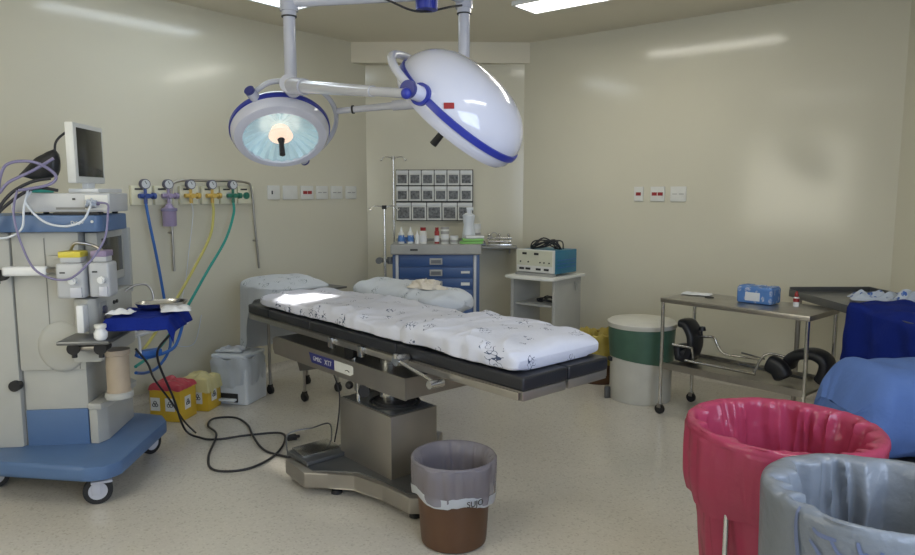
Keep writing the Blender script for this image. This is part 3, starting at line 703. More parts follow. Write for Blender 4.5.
def crumple(name, m, label, cat, loc, rz, sx, sy, h, seed, res=(26, 20)):
    def f(u, v):
        x = (u - .5) * sx; y = (v - .5) * sy
        return (x + .1 * sx * noise.noise(Vector((u * 3, v * 3, seed))), y + .1 * sy * noise.noise(Vector((u * 3, v * 3, seed + 9))),
                h * (.55 + .9 * noise.noise(Vector((u * 4 + seed, v * 4, seed)))) * min(1, 5 * min(u, 1 - u, v, 1 - v) + .15) + .004)
    o = MB().surf(f, *res).build(name, m, None, solid=.002, ang=25); tag(o, label, cat); o.location = loc; o.rotation_euler = (0, 0, rz); return o
crumple('paper_packet', 'paper', 'white paper packet on the left of the blue cloth', 'packet', mw(.24, -.14, .945), MR, .12, .09, .02, 4)
crumple('paper_packet', 'paper', 'white paper packets on the right of the blue cloth, beside the steel dish', 'packet', mw(.48, -.05, .945), MR + .3, .14, .18, .025, 8)
t = T('white_flask', 'small white flask standing at the front of the anaesthesia work table', 'flask', mw(.195, -.29, .846))
MB().lathe([(.0005, 0), (.022, 0), (.030, .012), (.031, .035), (.022, .05), (.021, .056), (.0005, .056)]).build('body', 'white_pl', t)
MB().lathe([(.026, .057), (.027, .06), (.027, .074), (.0005, .076)]).build('cap', 'plate', t)
# module and monitor on the top slab
t = T('vital_signs_module', 'long pale box of the patient monitor lying on the blue top of the machine', 'monitor module', mw(-.06, .10, 1.452), MR)
MB().box(-.235, .24, -.13, .13, 0, .095, .008).build('case', 'vapw', t)
for x, z in ((-.17, 0), (.18, 0)):
    for y in (-.10, .10): MB().cyl((x, y, -.014), (x, y, 0), .014).build('foot', 'rubber', t)
MB().box(-.02, .16, -.132, -.129, .012, .024).build('vent_strip', 'mach_d', t)
MB().box(.12, .23, -.133, -.128, .012, .085, .002).build('connector_panel', 'plate', t)
for x in (.145, .165, .185): MB().cyl((x, -.133, .04), (x, -.142, .04), .007).build('connector', 'vial_red' if x < .17 else 'purple_cable', t)
MB().box(.06, .075, -.132, -.129, .06, .07).build('button', 'dark', t)
t = T('keyboard_tray', 'flat dark tray under the pale module on the machine top', 'tray', mw(-.02, -.045, 1.4392), MR)
MB().box(-.06, .16, -.025, .02, 0, .012, .003).build('plate', 'rubber', t)
t = T('monitor', 'white flat monitor with dark screen standing on top of the anaesthesia machine', 'monitor', mw(-.01, .24, 1.5482), MR)
MB().box(-.06, .09, -.14, .20, 0, .022, .004).build('foot', 'white_pl', t)
MB().box(-.03, .0, -.04, .06, .022, .10, .004).build('neck', 'white_pl', t)
m = MB().box(-.038, .005, -.195, .195, .05, .36, .008).build('housing', 'plate', t)
MB().box(.004, .008, -.160, .165, .085, .335, .001).build('screen', 'screen', m)
# black ventilation bag lying on the module
def bagf(u, v):
    a = u * 2 * pi; x = -.02 + .20 * v; r = .055 * math.sin(min(1, v * 1.35 + .06) * pi / 2) ** 1.2 * (1 if v < .93 else (1 - v) / .07) 
    r *= 1 + .12 * noise.noise(Vector((cos(a) * 2, sin(a) * 2, v * 4)))
    return (x, r * cos(a) * .8, r * sin(a) * 1.25 + x * .35)
o = MB().surf(bagf, 28, 20, cu=True).build('breathing_bag', 'black', None, ang=60)
tag(o, 'black breathing bag tangled in cables on top of the pale module', 'breathing bag'); o.location = mw(-.26, .05, 1.645); o.rotation_euler = (0, 0, MR)
o = MB().box(-.06, .06, -.04, .04, 0, .02, .006).build('green_pouch', 'hgreen', None); tag(o, 'small green pouch under the cables on the pale module', 'pouch'); o.location = mw(-.18, .04, 1.5485); o.rotation_euler = (0, 0, MR + .4)
def cab(m, label, pts, r=.006, cat='cable', name='cable'):
    return tag(MB().tube([mw(*p) for p in pts], r, n=10).build(name, m), label, cat)
cab('cable', 'black cable rising behind the monitor from the black bag', [(-.02, .30, 1.60), (-.07, .22, 1.72), (-.05, .20, 1.86), (.0, .22, 1.90)][::-1][:0] or [(-.10, .05, 1.70), (-.10, .06, 1.80), (-.06, .10, 1.86), (-.03, .13, 1.87)])
cab('cable', 'black cables hanging over the left end of the module and the blue top', [(-.10, -.02, 1.62), (-.18, -.06, 1.60), (-.26, -.10, 1.54), (-.31, -.13, 1.44), (-.33, -.12, 1.25), (-.36, -.10, 1.1)], .008)
cab('cable', 'black cable coming from under the bag down over the blue top', [(-.06, -.04, 1.56), (-.16, -.07, 1.57), (-.26, -.11, 1.50), (-.345, -.14, 1.40), (-.36, -.12, 1.35)], .008)
cab('purple_cable', 'violet corrugated hose looping left of the bag and down in front of the vaporizers', [(-.08, -.02, 1.72), (-.16, -.06, 1.66), (-.26, -.10, 1.60), (-.31, -.10, 1.55), (-.27, -.10, 1.68), (-.16, -.06, 1.70), (-.07, -.04, 1.64), (-.09, -.06, 1.59), (-.20, -.14, 1.56)], .0075)
cab('purple_cable', 'long violet hose drooping from the module past the vaporizers', [(-.22, -.11, 1.56), (-.23, -.14, 1.45), (-.20, -.15, 1.30), (-.12, -.19, 1.17), (.02, -.22, 1.13), (.12, -.21, 1.20), (.19, -.16, 1.32), (.20, -.12, 1.45), (.18, -.07, 1.492), (.12, -.05, 1.50)], .0055)
cab('white_cable', 'pale tube looping across the front of the blue top', [(-.17, -.08, 1.555), (-.18, -.12, 1.50), (-.10, -.13, 1.41), (0, -.135, 1.385), (.08, -.13, 1.41), (.11, -.11, 1.47), (.10, -.05, 1.52)], .0055)
cab('white_cable', 'pale tube hanging at the left edge of the blue top', [(-.18, -.09, 1.56), (-.185, -.13, 1.48), (-.20, -.13, 1.38), (-.26, -.13, 1.335), (-.34, -.12, 1.33), (-.45, -.10, 1.36)], .0055)
o = crumple('probe_leads', 'white_cable', 'tangle of pale sensor leads plugged into the right end of the module', 'sensor leads', mw(.10, -.05, 1.49), MR, .05, .04, .05, 2, (14, 10)); o.rotation_euler = (R(75), 0, MR)
t = T('blue_breathing_set', 'blue tubing set hanging on the white hanger behind the tray', 'tubing', (0, 0, 0))
MB().tube([mw(*p) for p in [(.10, .45, .60), (.15, .50, .57), (.24, .65, .58), (.26, .75, .62), (.28, .84, .74)]], .010).build('tube', 'hblue', t)
MB().box(-.07, .07, -.03, .03, -.02, .02, .008).build('clip', 'hblue', t).location = mw(.16, .50, .60)
bpy.data.objects['clip'].rotation_euler = (0, 0, MR + .6)
# power cord
tag(MB().tube([mw(.36, .14, .90), mw(.40, .16, .80), (-3.90, 2.06, .60), (-3.96, 2.18, .30), (-4.02, 2.28, .06), (-3.93, 2.33, .012), (-3.82, 2.38, .012), (-3.73, 2.55, .012), (-3.60, 2.70, .012), (-3.44, 2.60, .012), (-3.30, 2.40, .012), (-3.27, 2.20, .012), (-3.40, 2.09, .012), (-3.60, 2.18, .012), (-3.86, 2.40, .028), (-4.10, 2.49, .012), (-4.20, 2.60, .012), (-4.10, 2.70, .012), (-3.90, 2.66, .012), (-3.66, 2.53, .028), (-3.43, 2.45, .012), (-3.22, 2.47, .012), (-3.06, 2.50, .012)], .007, n=12).build('power_cord', 'cable'), 'black power cord looped on the floor between the machine and the operating table', 'power cord')
tag(MB().tube([mw(.20, .16, .70), mw(.24, .22, .60), (-4.02, 2.10, .42), (-4.05, 2.22, .24), (-4.06, 2.30, .10), (-4.03, 2.36, .012)], .006, n=12).build('power_cord', 'cable'), 'second black cord dropping from the machine towards the yellow box', 'power cord')
t = T('plug', 'black mains plug at the cord beside the foot switch', 'plug', (-3.44, 2.66, .03), 1.2)
MB().box(-.03, .03, -.018, .018, -.016, .016, .006).build('body', 'rubber', t); MB().cyl((.03, 0, 0), (.05, 0, 0), .009).build('collar', 'cable', t)

# ------------------------------------------------------------ sharps boxes and pedal bin
t = T('sharps_box', 'yellow cardboard sharps box with red film over its top', 'sharps box', (-4.47, 2.475, 0), R(28))
MB().prism([(-.125, -.11), (.105, -.11), (.105, .09), (-.125, .09)], 0, .235, .008).build('box', 'yellow', t)
def capf(w, d, z, seed, drop):
    def f(u, v):
        x = (u - .5) * 2 * w; y = (v - .5) * 2 * d; e = max(abs(u - .5), abs(v - .5)) * 2
        return (x, y, z + .035 * (1 - e ** 3) * (1 + .8 * noise.noise(Vector((u * 4, v * 4, seed)))) - (drop * (e - .9) / .1 if e > .9 else 0) * (1 + .5 * noise.noise(Vector((u * 6, v * 6, seed)))))
    return f
MB().surf(capf(.122, .107, .237, 3, .018), 40, 36).build('red_film', 'red', t, ang=60).location = (-.01, -.01, 0)
def biohaz(t, x, y, rot, z=.12):
    d = MB().box(-.035, .035, -.0008, .0008, -.045, .045).build('label', 'plate', t); d.location = (x, y, z); d.rotation_euler = (0, 0, rot)
    m = MB()
    for k in range(3):
        a = pi / 2 + k * 2 * pi / 3; m.torus((.012 * cos(a), -.002, .012 * sin(a)), .010, .0022, (0, 1, 0), 16)
    m.build('hazard_mark', 'dark', d)
biohaz(t, .03, -.1115, 0); biohaz(t, -.08, -.1115, 0)
biohaz(t, .1065, -.02, R(90))
t = T('sharps_box', 'yellow cardboard sharps box under pale yellow film, next to the pedal bin', 'sharps box', (-4.53, 2.72, 0), R(28))
MB().prism([(-.12, -.10), (.10, -.10), (.10, .08), (-.12, .08)], 0, .215, .008).build('box', 'yellow', t)
MB().surf(capf(.125, .105, .218, 8, .075), 44, 40).build('pale_film', 'yellow_p', t, ang=60).location = (-.01, -.01, 0)
biohaz(t, .02, -.1015, 0, .10); biohaz(t, .1015, -.02, R(90), .11)
t = T('pedal_bin', 'small white pedal bin with a white liner beside the yellow boxes', 'pedal bin', (-4.49, 3.00, 0), R(24))
MB().prism([(-.14, -.14), (.14, -.14), (.15, -.12), (.15, .14), (-.15, .14), (-.15, -.12)], .0, .27, .015).build('body', 'bin_w', t)
MB().box(-.075, .075, -.150, -.136, .02, .085, .004).build('pedal_recess', 'dark', t)
MB().box(-.07, .07, -.19, -.13, .035, .05, .005).build('pedal', 'bin_w', t)
MB().box(-.14, .14, -.14, .15, .34, .37, .012, seg=3).build('lid', 'bin_w', t)
MB().lathe([(.135, .12), (.150, .15), (.158, .25), (.165, .31), (.150, .345), (.13, .34)], (0, 0, 0), 60, fn=lambda a, j, r, z: (r * (1.0 / max(abs(cos(a)) ** 5 + abs(sin(a)) ** 5, .1) ** .2) * (1 + .03 * sin(a * 13 + j)), z + .012 * sin(a * 5))).build('liner', 'bag_white', t)
crumple('cloth_wad', 'drape', 'crumpled white wad lying on the lid of the pedal bin', 'wad', (-4.53, 2.98, .372), .5, .20, .16, .035, 12)

# ------------------------------------------------------------ drawer cart by the cut corner
CR = R(38.5)
cx, sx_ = cos(CR), sin(CR)
def vw(r, d, z=0):   # r to the right, d straight ahead of the cut corner wall
    return (r * cx - d * sx_, r * sx_ + d * cx, z)
CART = vw(-.185, 6.0)
t = T('drawer_cart', 'blue drawer cart with grey top and silver edges below the wall rack of small bins', 'drawer cart', CART, CR)
MB().box(-.375, .375, .0, .48, .10, 1.02, .006).build('body', 'cart_blue', t)
MB().box(-.39, .39, -.03, .50, 1.02, 1.108, .012, seg=3).build('top', 'cart_grey', t)
MB().box(-.385, .385, .46, .50, 1.108, 1.13, .006).build('back_lip', 'cart_grey', t)
for x in (-.335, .335): MB().box(x - .012, x + .012, -.016, .0, .12, 1.015, .003).build('edge_strip', 'vapw', t)
z = 1.01
dh = [.098, .098, .098, .15, .15, .22]
for i, h in enumerate(dh):
    d = MB().box(-.315, .315, -.014, .0, z - h + .006, z - .002, .004).build('drawer', 'cart_blue', t)
    hz = z - .048
    MB().box(-.055, .055, -.022, -.014, hz - .028, hz + .028, .004).build('handle', 'cart_grey', d)
    MB().box(-.042, .042, -.0235, -.0215, hz - .017, hz + .013).build('handle_recess', 'dsteel', d)
    if i in (1, 2, 3): MB().box(.215, .29, -.0155, -.013, hz - (.005 if i != 2 else .012), hz + .014).build('paper_label', 'plate', d)
    z -= h
for x in (-.30, .30):
    for y in (.06, .42): MB().cyl((x, y - .012, .045), (x, y + .012, .045), .045).box(x - .02, x + .02, y - .02, y + .02, .06, .10).build('caster', 'rubber', t)
MB().box(-.22, -.155, -.0315, -.0295, 1.055, 1.070).build('name_tag', 'dark', t)
MB().cyl((-.40, .10, .93), (-.40, .10, .99), .03).cyl((-.39, .10, .96), (-.50, .10, .96), .018).cyl((-.50, .06, .96), (-.50, .14, .96), .028).build('side_knob', 'dsteel', t)
def on_cart(x, y, z=1.1085):
    return (CART[0] + x * cx - y * sx_, CART[1] + x * sx_ + y * cx, z)
def bottle(x, y, r, h, bm, cm, label, name='bottle', nozzle=False, band=None, cat='bottle'):
    t = T(name, label, cat, on_cart(x, y), CR)
    if nozzle:
        MB().lathe([(.0005, 0), (r, 0), (r, h * .6), (r * .5, h * .72), (.0005, h * .73)], seg=20).build('body', bm, t)
        MB().lathe([(r * .45, h * .70), (r * .4, h * .8), (r * .12, h), (.0005, h)], seg=16).build('nozzle', cm, t)
    else:
        MB().lathe([(.0005, 0), (r, 0), (r, h * .74), (r * .7, h * .80), (.0005, h * .81)], seg=20).build('body', bm, t)
        MB().lathe([(r * .72, h * .79), (r * .75, h * .8), (r * .75, h), (.0005, h)], seg=20).build('cap', cm, t)
    if band: MB().lathe([(r + .001, h * .12), (r + .001, h * .5)], seg=20).build('label_band', band, t)
    return t
bottle(-.305, .10, .026, .145, 'plate', 'white_pl', 'white squeeze bottle with pointed nozzle, leftmost on the drawer cart', nozzle=True, band='pack_blue')
bottle(-.225, .10, .026, .145, 'plate', 'white_pl', 'white squeeze bottle with pointed nozzle, second on the drawer cart', nozzle=True, band='pack_blue')
bottle(-.165, .08, .020, .115, 'white_pl', 'white_pl', 'slim white bottle standing before the red capped jar', nozzle=True)
bottle(-.115, .10, .032, .14, 'plate', 'vial_red', 'white bottle with a dark red cap on the drawer cart', band='paper')
bottle(.005, .10, .021, .14, 'vial_red', 'vial_red', 'small dark red bottle with white label band', band='paper', name='vial')
def tub(x, y, z, r, h, label, bm='plate', cm='white_pl'):
    t = T('tub', label, 'tub', on_cart(x, y, z), CR)
    MB().lathe([(.0005, 0), (r, 0), (r, h * .8), (.0005, h * .8)], seg=24).build('body', bm, t)
    MB().lathe([(r + .002, h * .72), (r + .002, h), (.0005, h)], seg=24).build('lid', cm, t)
    MB().lathe([(r + .0008, h * .15), (r + .0008, h * .5)], seg=24).build('label_band', 'cart_grey', t)
tub(.075, .10, 1.1085, .036, .072, 'white round tub at the bottom of the stack of two')
tub(.075, .10, 1.181, .036, .072, 'white round tub on top of another tub', cm='cart_grey')
tub(.155, .09, 1.1085, .036, .068, 'low white round tub standing alone beside the stack')
t = T('tall_flask', 'tall pale translucent flask with a spout behind the green packages', 'flask', on_cart(.285, .22), CR)
MB().lathe([(.0005, 0), (.062, 0), (.064, .01), (.055, .10), (.044, .16), (.052, .20), (.056, .24), (.03, .26), (.0005, .262)]).build('body', 'bin_w', t)
MB().cyl((0, 0, .26), (0, 0, .30), .018).cyl((-.02, 0, .295), (.04, 0, .30), .014).build('pump', 'bin_w', t)
for k in range(3):
    o = MB().box(-.10 + .01 * k, .10 - .008 * k, -.05, .05, 0, .022, .007).build('soft_packet', 'green_pk' if k != 2 else 'paper'); tag(o, ['green topped packet lying at the bottom on the right of the drawer cart', 'green packet in the middle of the small pile on the drawer cart', 'pale packet on top of the green packets'][k], 'packet')
    o.location = on_cart(.305 + .01 * k, .07, 1.1095 + .0235 * k); o.rotation_euler = (0, 0, CR + .1 * k)
tub(.345, .36, 1.1085, .05, .16, 'grey tub behind the green packets near the right end of the drawer cart')
t = T('clip_stand', 'small blue clip stand behind the nozzle bottles', 'holder', on_cart(-.27, .17), CR)
MB().box(-.07, .07, -.03, .03, 0, .05, .006).build('box', 'pack_blue', t)

# rack of tilting bins on the cut corner wall
wn = Vector((B_[0] - A_[0], B_[1] - A_[1], 0)).normalized(); wang = math.atan2(wn.y, wn.x)
RK = (-4.46, 5.25, 1.52)
t = T('bin_rack', 'wall rack of seventeen small clear tilting drawers in white frames', 'storage rack', (RK[0] + .04 * wn.y, RK[1] - .04 * wn.x, RK[2]), wang)
MB().box(-.375, .375, -.0, .035, -.245, .25).build('back_frame', 'dark', t)
rows = [(.245, 6, .148), (.092, 6, .148), (-.066, 5, .175)]
for z1, n, h in rows:
    wd = .745 / n
    for k in range(n):
        x0 = -.3725 + k * wd + .004; x1 = x0 + wd - .008; z0 = z1 - h
        d = MB().box(x0, x1, -.028, .0, z0 + .004, z1 - .002, .003).build('bin_drawer', 'plate', t)
        MB().box(x0, x1, -.036, -.026, z1 - .034, z1 - .006, .004).build('drawer_lip', 'white_pl', d)
        MB().box(x0 + .014, x1 - .014, -.030, -.0275, z0 + .022, z1 - .046).build('clear_front', 'bin_front', d)
# contents seen through the clear fronts
# ------------------------------------------------------------ wall shelf with instruments
t = T('wall_shelf', 'narrow grey shelf on the corner wall right of the drawer cart', 'shelf', (-3.97 + .10 * wn.y, 5.60 - .10 * wn.x, 1.02), wang)
MB().box(-.26, .20, -.11, .10, 0, .018, .003).build('board', 'cart_grey', t)
for x in (-.18, .13): MB().box(x - .008, x + .008, -.06, .09, -.05, 0).build('bracket', 'cart_grey', t)
def tool_cluster():
    t = T('retractor_frame', 'shiny steel retractor frame standing on the wall shelf', 'instrument', (-3.97 + .10 * wn.y, 5.60 - .10 * wn.x, 1.0385), wang)
    m = MB(); 
    m.box(-.09, .15, -.05, .05, 0, .02, .004).build('base', 'steel_l', t)
    m = MB()
    for x in (-.07, .03, .12): m.cyl((x, 0, .02), (x, 0, .10), .008).sph((x, 0, .105), .016)
    m.build('pillars', 'steel_l', t)
    MB().cyl((-.09, 0, .075), (.15, 0, .075), .012).cyl((-.08, -.03, .045), (.14, -.03, .045), .014).build('cross_bars', 'steel_l', t)
    MB().torus((-.02, -.02, .10), .03, .005, (0, 1, 0), 20).build('ring', 'steel', t)
    t = T('clamp_tool', 'dark metal clamp lying at the left end of the wall shelf', 'instrument', (-3.97 + .10 * wn.y - .17 * wn.x, 5.60 - .10 * wn.x - .17 * wn.y, 1.0385), wang)
    MB().box(-.08, .07, -.02, .02, 0, .022, .006).sph((-.06, 0, .035), .02).build('jaw', 'dsteel', t)
    MB().torus((.04, 0, .028), .022, .005, (.3, 1, 0), 18).torus((-.01, .02, .03), .02, .005, (.1, 1, 0), 18).build('finger_rings', 'dsteel', t)
tool_cluster()
# ------------------------------------------------------------ drip stands
def drip(loc, h, half, label, rz, arms=2):
    t = T('drip_stand', label, 'drip stand', loc, rz)
    MB().cyl((0, 0, .10), (0, 0, h), .0105).build('pole', 'steel_l', t)
    MB().cyl((0, 0, h - .01), (0, 0, h + .02), .018).build('pole_cap', 'dark' if arms == 1 else 'steel', t)
    for s in (-1, 1):
        MB().tube([(0, 0, h), (s * half * .6, 0, h + .015), (s * half, 0, h + .01), (s * (half + .015), 0, h - .02), (s * (half + .03), 0, h - .005)], .005, n=6).build('hook_arm', 'steel_l', t)
    for k in range(4):
        a = R(45 + k * 90)
        MB().tube([(0, 0, .12), (.10 * cos(a), .10 * sin(a), .10), (.24 * cos(a), .24 * sin(a), .06)], .010, n=5).build('foot_bar', 'steel', t)
        MB().cyl((.24 * cos(a), .24 * sin(a) - .01, .026), (.24 * cos(a), .24 * sin(a) + .01, .026), .026).build('caster', 'rubber', t)
drip(vw(-.575, 5.52), 1.43, .09, 'drip stand with a low black cap in front of the drawer cart', CR, 1)
drip(vw(-.60, 6.62), 1.865, .095, 'tall drip stand with two hooks beside the wall rack of bins', CR)
# ------------------------------------------------------------ electrosurgery cart
EC = (-3.12, 4.93, 0)
t = T('equipment_cart', 'light grey cart with rounded shelf carrying the teal electrosurgery unit', 'equipment cart', EC)
MB().prism([(-.24, -.06), (-.16, -.10), (.16, -.10), (.24, -.06), (.25, .45), (-.25, .45)], .835, .857, .006).build('top_shelf', 'plate', t)
MB().box(-.22, -.19, .0, .43, .10, .835, .003).build('side_panel', 'mach', t)
MB().box(.19, .22, .0, .43, .10, .835, .003).build('side_panel', 'mach', t)
MB().box(-.19, .19, .03, .42, .60, .617, .003).build('middle_shelf', 'mach', t)
MB().box(-.19, .19, .03, .42, .14, .16, .003).build('bottom_shelf', 'mach', t)
MB().box(.23, .245, .30, .36, .78, .80).cyl((.235, .33, .72), (.235, .33, .80), .006).build('side_hook', 'cart_grey', t)
for x in (-.20, .20):
    for y in (.04, .39): MB().cyl((x - .01, y, .04), (x + .01, y, .04), .04).box(x - .012, x + .012, y - .012, y + .012, .05, .10).build('caster', 'rubber', t)
t = T('electrosurgery_unit', 'teal electrosurgery unit with a cream control panel on the grey cart', 'electrosurgical unit', (-3.12, 4.955, .8575), R(-3))
MB().box(-.185, .185, .03, .36, .02, .215, .006).build('case', 'teal', t)
MB().box(-.183, .183, .02, .04, .0, .03, .004).box(-.19, .19, -.01, .04, .0, .022, .004).build('foot_rail', 'cart_grey', t)
p = MB().box(-.186, .186, .0, .03, .03, .220, .004).build('control_panel', 'plate', t)
M['panel_c'] = mat('cream_panel', (.58, .58, .46), .4)
MB().box(-.178, .178, -.003, .002, .085, .212).build('upper_panel', 'panel_c', p)
for x in (-.10, .02): MB().box(x - .022, x + .022, -.006, -.002, .175, .194).build('display', 'dark', p)
for x in (-.14, -.06, .06, .10, .15): MB().cyl((x, -.010, .115), (x, -.002, .115), .006).build('push_button', 'dark', p)
for i, x in enumerate((-.13, -.065, .04, .12)): MB().box(x - .024, x + .024, -.005, .001, .048, .066, .002).build('connector', 'dark', p)
for z in (.07, .10, .13): MB().box(.184, .1875, .06, .34, z, z + .006).build('side_groove', 'hblue', t)
def loops(label, loc, rz, n, rr, h, seed, m='cable', r=.006):
    rd = random.Random(seed); pts = []
    for i in range(n * 6):
        a = i / 6 * 2 * pi; k = rr * (1 + .35 * rd.uniform(-1, 1))
        pts.append((1.35 * k * cos(a) + .02 * rd.uniform(-1, 1), .75 * k * sin(a), h * (rd.random() if i % 3 else 0) + r))
    o = tag(MB().tube(pts, r, n=6).build('coiled_cable', m), label, 'cable'); o.location = loc; o.rotation_euler = (0, 0, rz); return o
loops('black cable coiled on top of the teal electrosurgery unit', (-3.09, 5.12, 1.0735), .2, 5, .085, .085, 5)
loops('black cable with connectors heaped on the middle shelf of the grey cart', (-3.06, 5.10, .6185), 0, 4, .075, .05, 9, r=.005)
# ------------------------------------------------------------ white and green drum, yellow bin behind
t = T('waste_drum', 'large white round drum with green middle band and cream lid by the far wall', 'waste drum', (-2.145, 4.93, 0))
MB().lathe([(.0005, .0), (.222, 0), (.227, .015), (.229, .45), (.225, .56), (.0005, .56)], seg=56).build('body', 'drumw', t)
M['green_band'] = mat('green_bag_band', (.065, .14, .095), .4, var=.12, bump=.4, bs=12)
MB().lathe([(.233, .33), (.236, .35), (.243, .45), (.247, .54), (.245, .57)], seg=72, fn=lambda a, j, r, z: (r + .003 * noise.noise(Vector((cos(a) * 4, sin(a) * 4, j))), z - (.035 * (1 + sin(a - 2.6 + pi)) if j < 2 else 0))).build('green_liner', 'green_band', t)
MB().lathe([(.253, .555), (.256, .56), (.256, .588), (.236, .602), (.0005, .607)], seg=56).build('lid', 'drumw', t)
MB().box(-.20, -.15, -.17, -.145, .29, .318, .003, rot=Matrix.Rotation(R(-40), 3, 'Z')).build('dark_sticker', 'dark', t)
MB().box(-.20, -.175, -.19, -.15, .0, .09, .004, rot=Matrix.Rotation(R(-40), 3, 'Z')).build('foot_lever', 'dsteel', t)
t = T('yellow_bagged_bin', 'brown bin with a yellow liner half hidden behind the drum and table end', 'waste bin', (-2.62, 5.18, 0))
MB().lathe([(.0005, 0), (.15, 0), (.155, .01), (.175, .38), (.170, .385), (.15, .02), (.0005, .015)], seg=40).build('bucket', 'brown', t)
M['yellow_liner'] = mat('yellow_liner', (.42, .33, .07), .35, var=.2, bump=.7, bs=16)
MB().lathe([(.182, .16), (.185, .30), (.187, .40), (.180, .41), (.165, .39), (.15, .15)], seg=64, fn=lambda a, j, r, z: (r + .004 * sin(a * 14 + j), z + .012 * sin(a * 5) + .008 * sin(a * 17))).build('liner', 'yellow_liner', t)

# ------------------------------------------------------------ instrument table on casters
IT = (-1.355, 4.765, 0); TA = R(-10)
t = T('instrument_table', 'two tier stainless steel instrument table on casters along the far wall', 'instrument table', IT, TA)
MB().box(-.50, .50, -.225, .225, .795, .828, .004).build('top', 'steel', t)
m = MB().box(-.49, .49, -.215, .215, .335, .352, .002)
for y in (-.217, .217): m.box(-.49, .49, y - .003, y + .003, .33, .375)
m.build('lower_shelf', 'steel', t)
for x in (-.485, .485):
    for y in (-.21, .21):
        MB().cyl((x, y, .07), (x, y, .795), .0125).build('leg', 'steel_l', t)
        c = MB().cyl((x, y - .011, .034), (x, y + .011, .034), .034).build('caster', 'rubber', t)
        MB().box(x - .014, x + .014, y - .018, y + .018, .045, .075).build('fork', 'steel', c)
def it(x, y, z): 
    return (IT[0] + x * cos(TA) - y * sin(TA), IT[1] + x * sin(TA) + y * cos(TA), z)
t = T('blue_package', 'blue printed soft package standing on the steel instrument table', 'package', it(.06, .04, .829), TA + .05)
MB().box(-.115, .115, -.07, .09, 0, .11, .022, seg=4).build('pack', 'pack_blue', t)
MB().box(-.055, .04, -.0725, -.069, .02, .075, .001).build('white_label', 'paper', t)
for x in (-.08, .0, .08): MB().box(x - .028, x + .028, -.05, .07, .106, .114, .003).build('top_fold', 'pack_blue', t)
t = T('red_dropper', 'small white bottle with red label and cap on the right end of the instrument table', 'bottle', it(.29, .08, .829))
MB().lathe([(.0005, 0), (.018, 0), (.018, .055), (.012, .062), (.0005, .063)], seg=20).build('body', 'white_pl', t)
MB().lathe([(.0185, .03), (.0185, .053)], seg=20).build('label_band', 'vial_red', t)
MB().lathe([(.012, .062), (.012, .078), (.005, .098), (.0005, .10)], seg=20).build('cap', 'vial_red', t)
crumple('folded_paper', 'paper', 'folded white and blue paper flat on the left end of the instrument table', 'paper', it(-.40, .08, .8295), .2, .20, .12, .012, 21)
t = T('forceps', 'small dark tool lying near the front edge of the instrument table', 'tool', it(-.26, .0, .829), .3)
MB().box(-.03, .03, -.006, .006, 0, .008, .002).build('blade', 'dark', t)
# leg supports on the lower shelf
def sweep_pad(pts, w, h, m, name, parent, n=8):
    P = spline(pts, n); k = len(P); mb = MB(); rings = []
    for i, p in enumerate(P):
        tg = (P[min(i + 1, k - 1)] - P[max(0, i - 1)]).normalized(); up = Vector((0, 1, 0)); up = (up - tg * up.dot(tg)).normalized(); sd = tg.cross(up)
        e = min(i, k - 1 - i); s = [.55, .85, .97][e] if e < 3 else 1
        ring = []
        for j in range(16):
            a = 2 * pi * j / 16; ca, sa = cos(a), sin(a)
            ring.append(mb.b.verts.new(p + up * (w * s * math.copysign(abs(ca) ** .6, ca)) + sd * (h * s * math.copysign(abs(sa) ** .7, sa))))
        rings.append(ring)
    for i in range(k - 1):
        for j in range(16): mb.b.faces.new((rings[i][j], rings[i][(j + 1) % 16], rings[i + 1][(j + 1) % 16], rings[i + 1][j]))
    mb.b.faces.new(rings[0][::-1]); mb.b.faces.new(rings[-1])
    return mb.build(name, m, parent, ang=60)
t = T('leg_support', 'black padded leg support with steel rod at the left end of the lower shelf', 'leg support', it(-.17, .03, .3535), TA)
sweep_pad([(-.46, -.02, .175), (-.29, -.02, .12), (-.285, -.02, .06), (-.27, -.02, .035), (-.22, -.02, .045), (-.19, -.02, .12), (-.195, -.02, .20), (-.24, -.02, .27), (-.29, -.02, .275)][1:], .085, .032, 'black', 'cradle_pad', t)
MB().box(-.315, -.19, -.09, .05, .005, .09, .03, seg=4).build('pad_block', 'black', t)
MB().cyl((-.31, -.11, .125), (-.16, -.11, .125), .008).tube([(-.16, -.11, .125), (-.155, -.10, .06), (-.16, -.09, .02)], .008).build('side_rod', 'steel_l', t)
MB().tube([(-.18, .0, .19), (-.12, .0, .195), (-.06, .0, .20), (-.03, .0, .15), (.02, .0, .10), (.15, .02, .095), (.27, .03, .10)], .008, n=8).build('bent_rod', 'steel_l', t)
MB().cyl((-.155, 0, .19), (-.15, -.0, .24), .007).cyl((-.15, 0, .235), (-.15, 0, .262), .026, .02).build('star_knob', 'black', t)
MB().cyl((-.20, -.12, .03), (.30, -.12, .03), .010).build('long_bar', 'steel_l', t)
t = T('leg_support', 'black padded leg support with curved cradle at the right end of the lower shelf', 'leg support', it(.04, 0, .3535), TA)
sweep_pad([(.245, .02, .08), (.27, .02, .15), (.33, .02, .19), (.42, .02, .20), (.48, .02, .16), (.47, .02, .08), (.445, .02, .04)], .08, .034, 'black', 'cradle_pad', t)
sweep_pad([(.17, -.10, .13), (.24, -.10, .10), (.28, -.10, .04)], .05, .055, 'black', 'pad_block', t)
MB().tube([(.06, -.05, .02), (.10, -.05, .12), (.14, -.04, .165), (.20, -.02, .165), (.28, 0, .15)], .008).build('bent_rod', 'steel_l', t)
MB().cyl((-.10, .08, .035), (.32, .08, .02), .009).cyl((-.12, .14, .10), (.05, .12, .09), .006).build('cross_rod', 'dsteel', t)
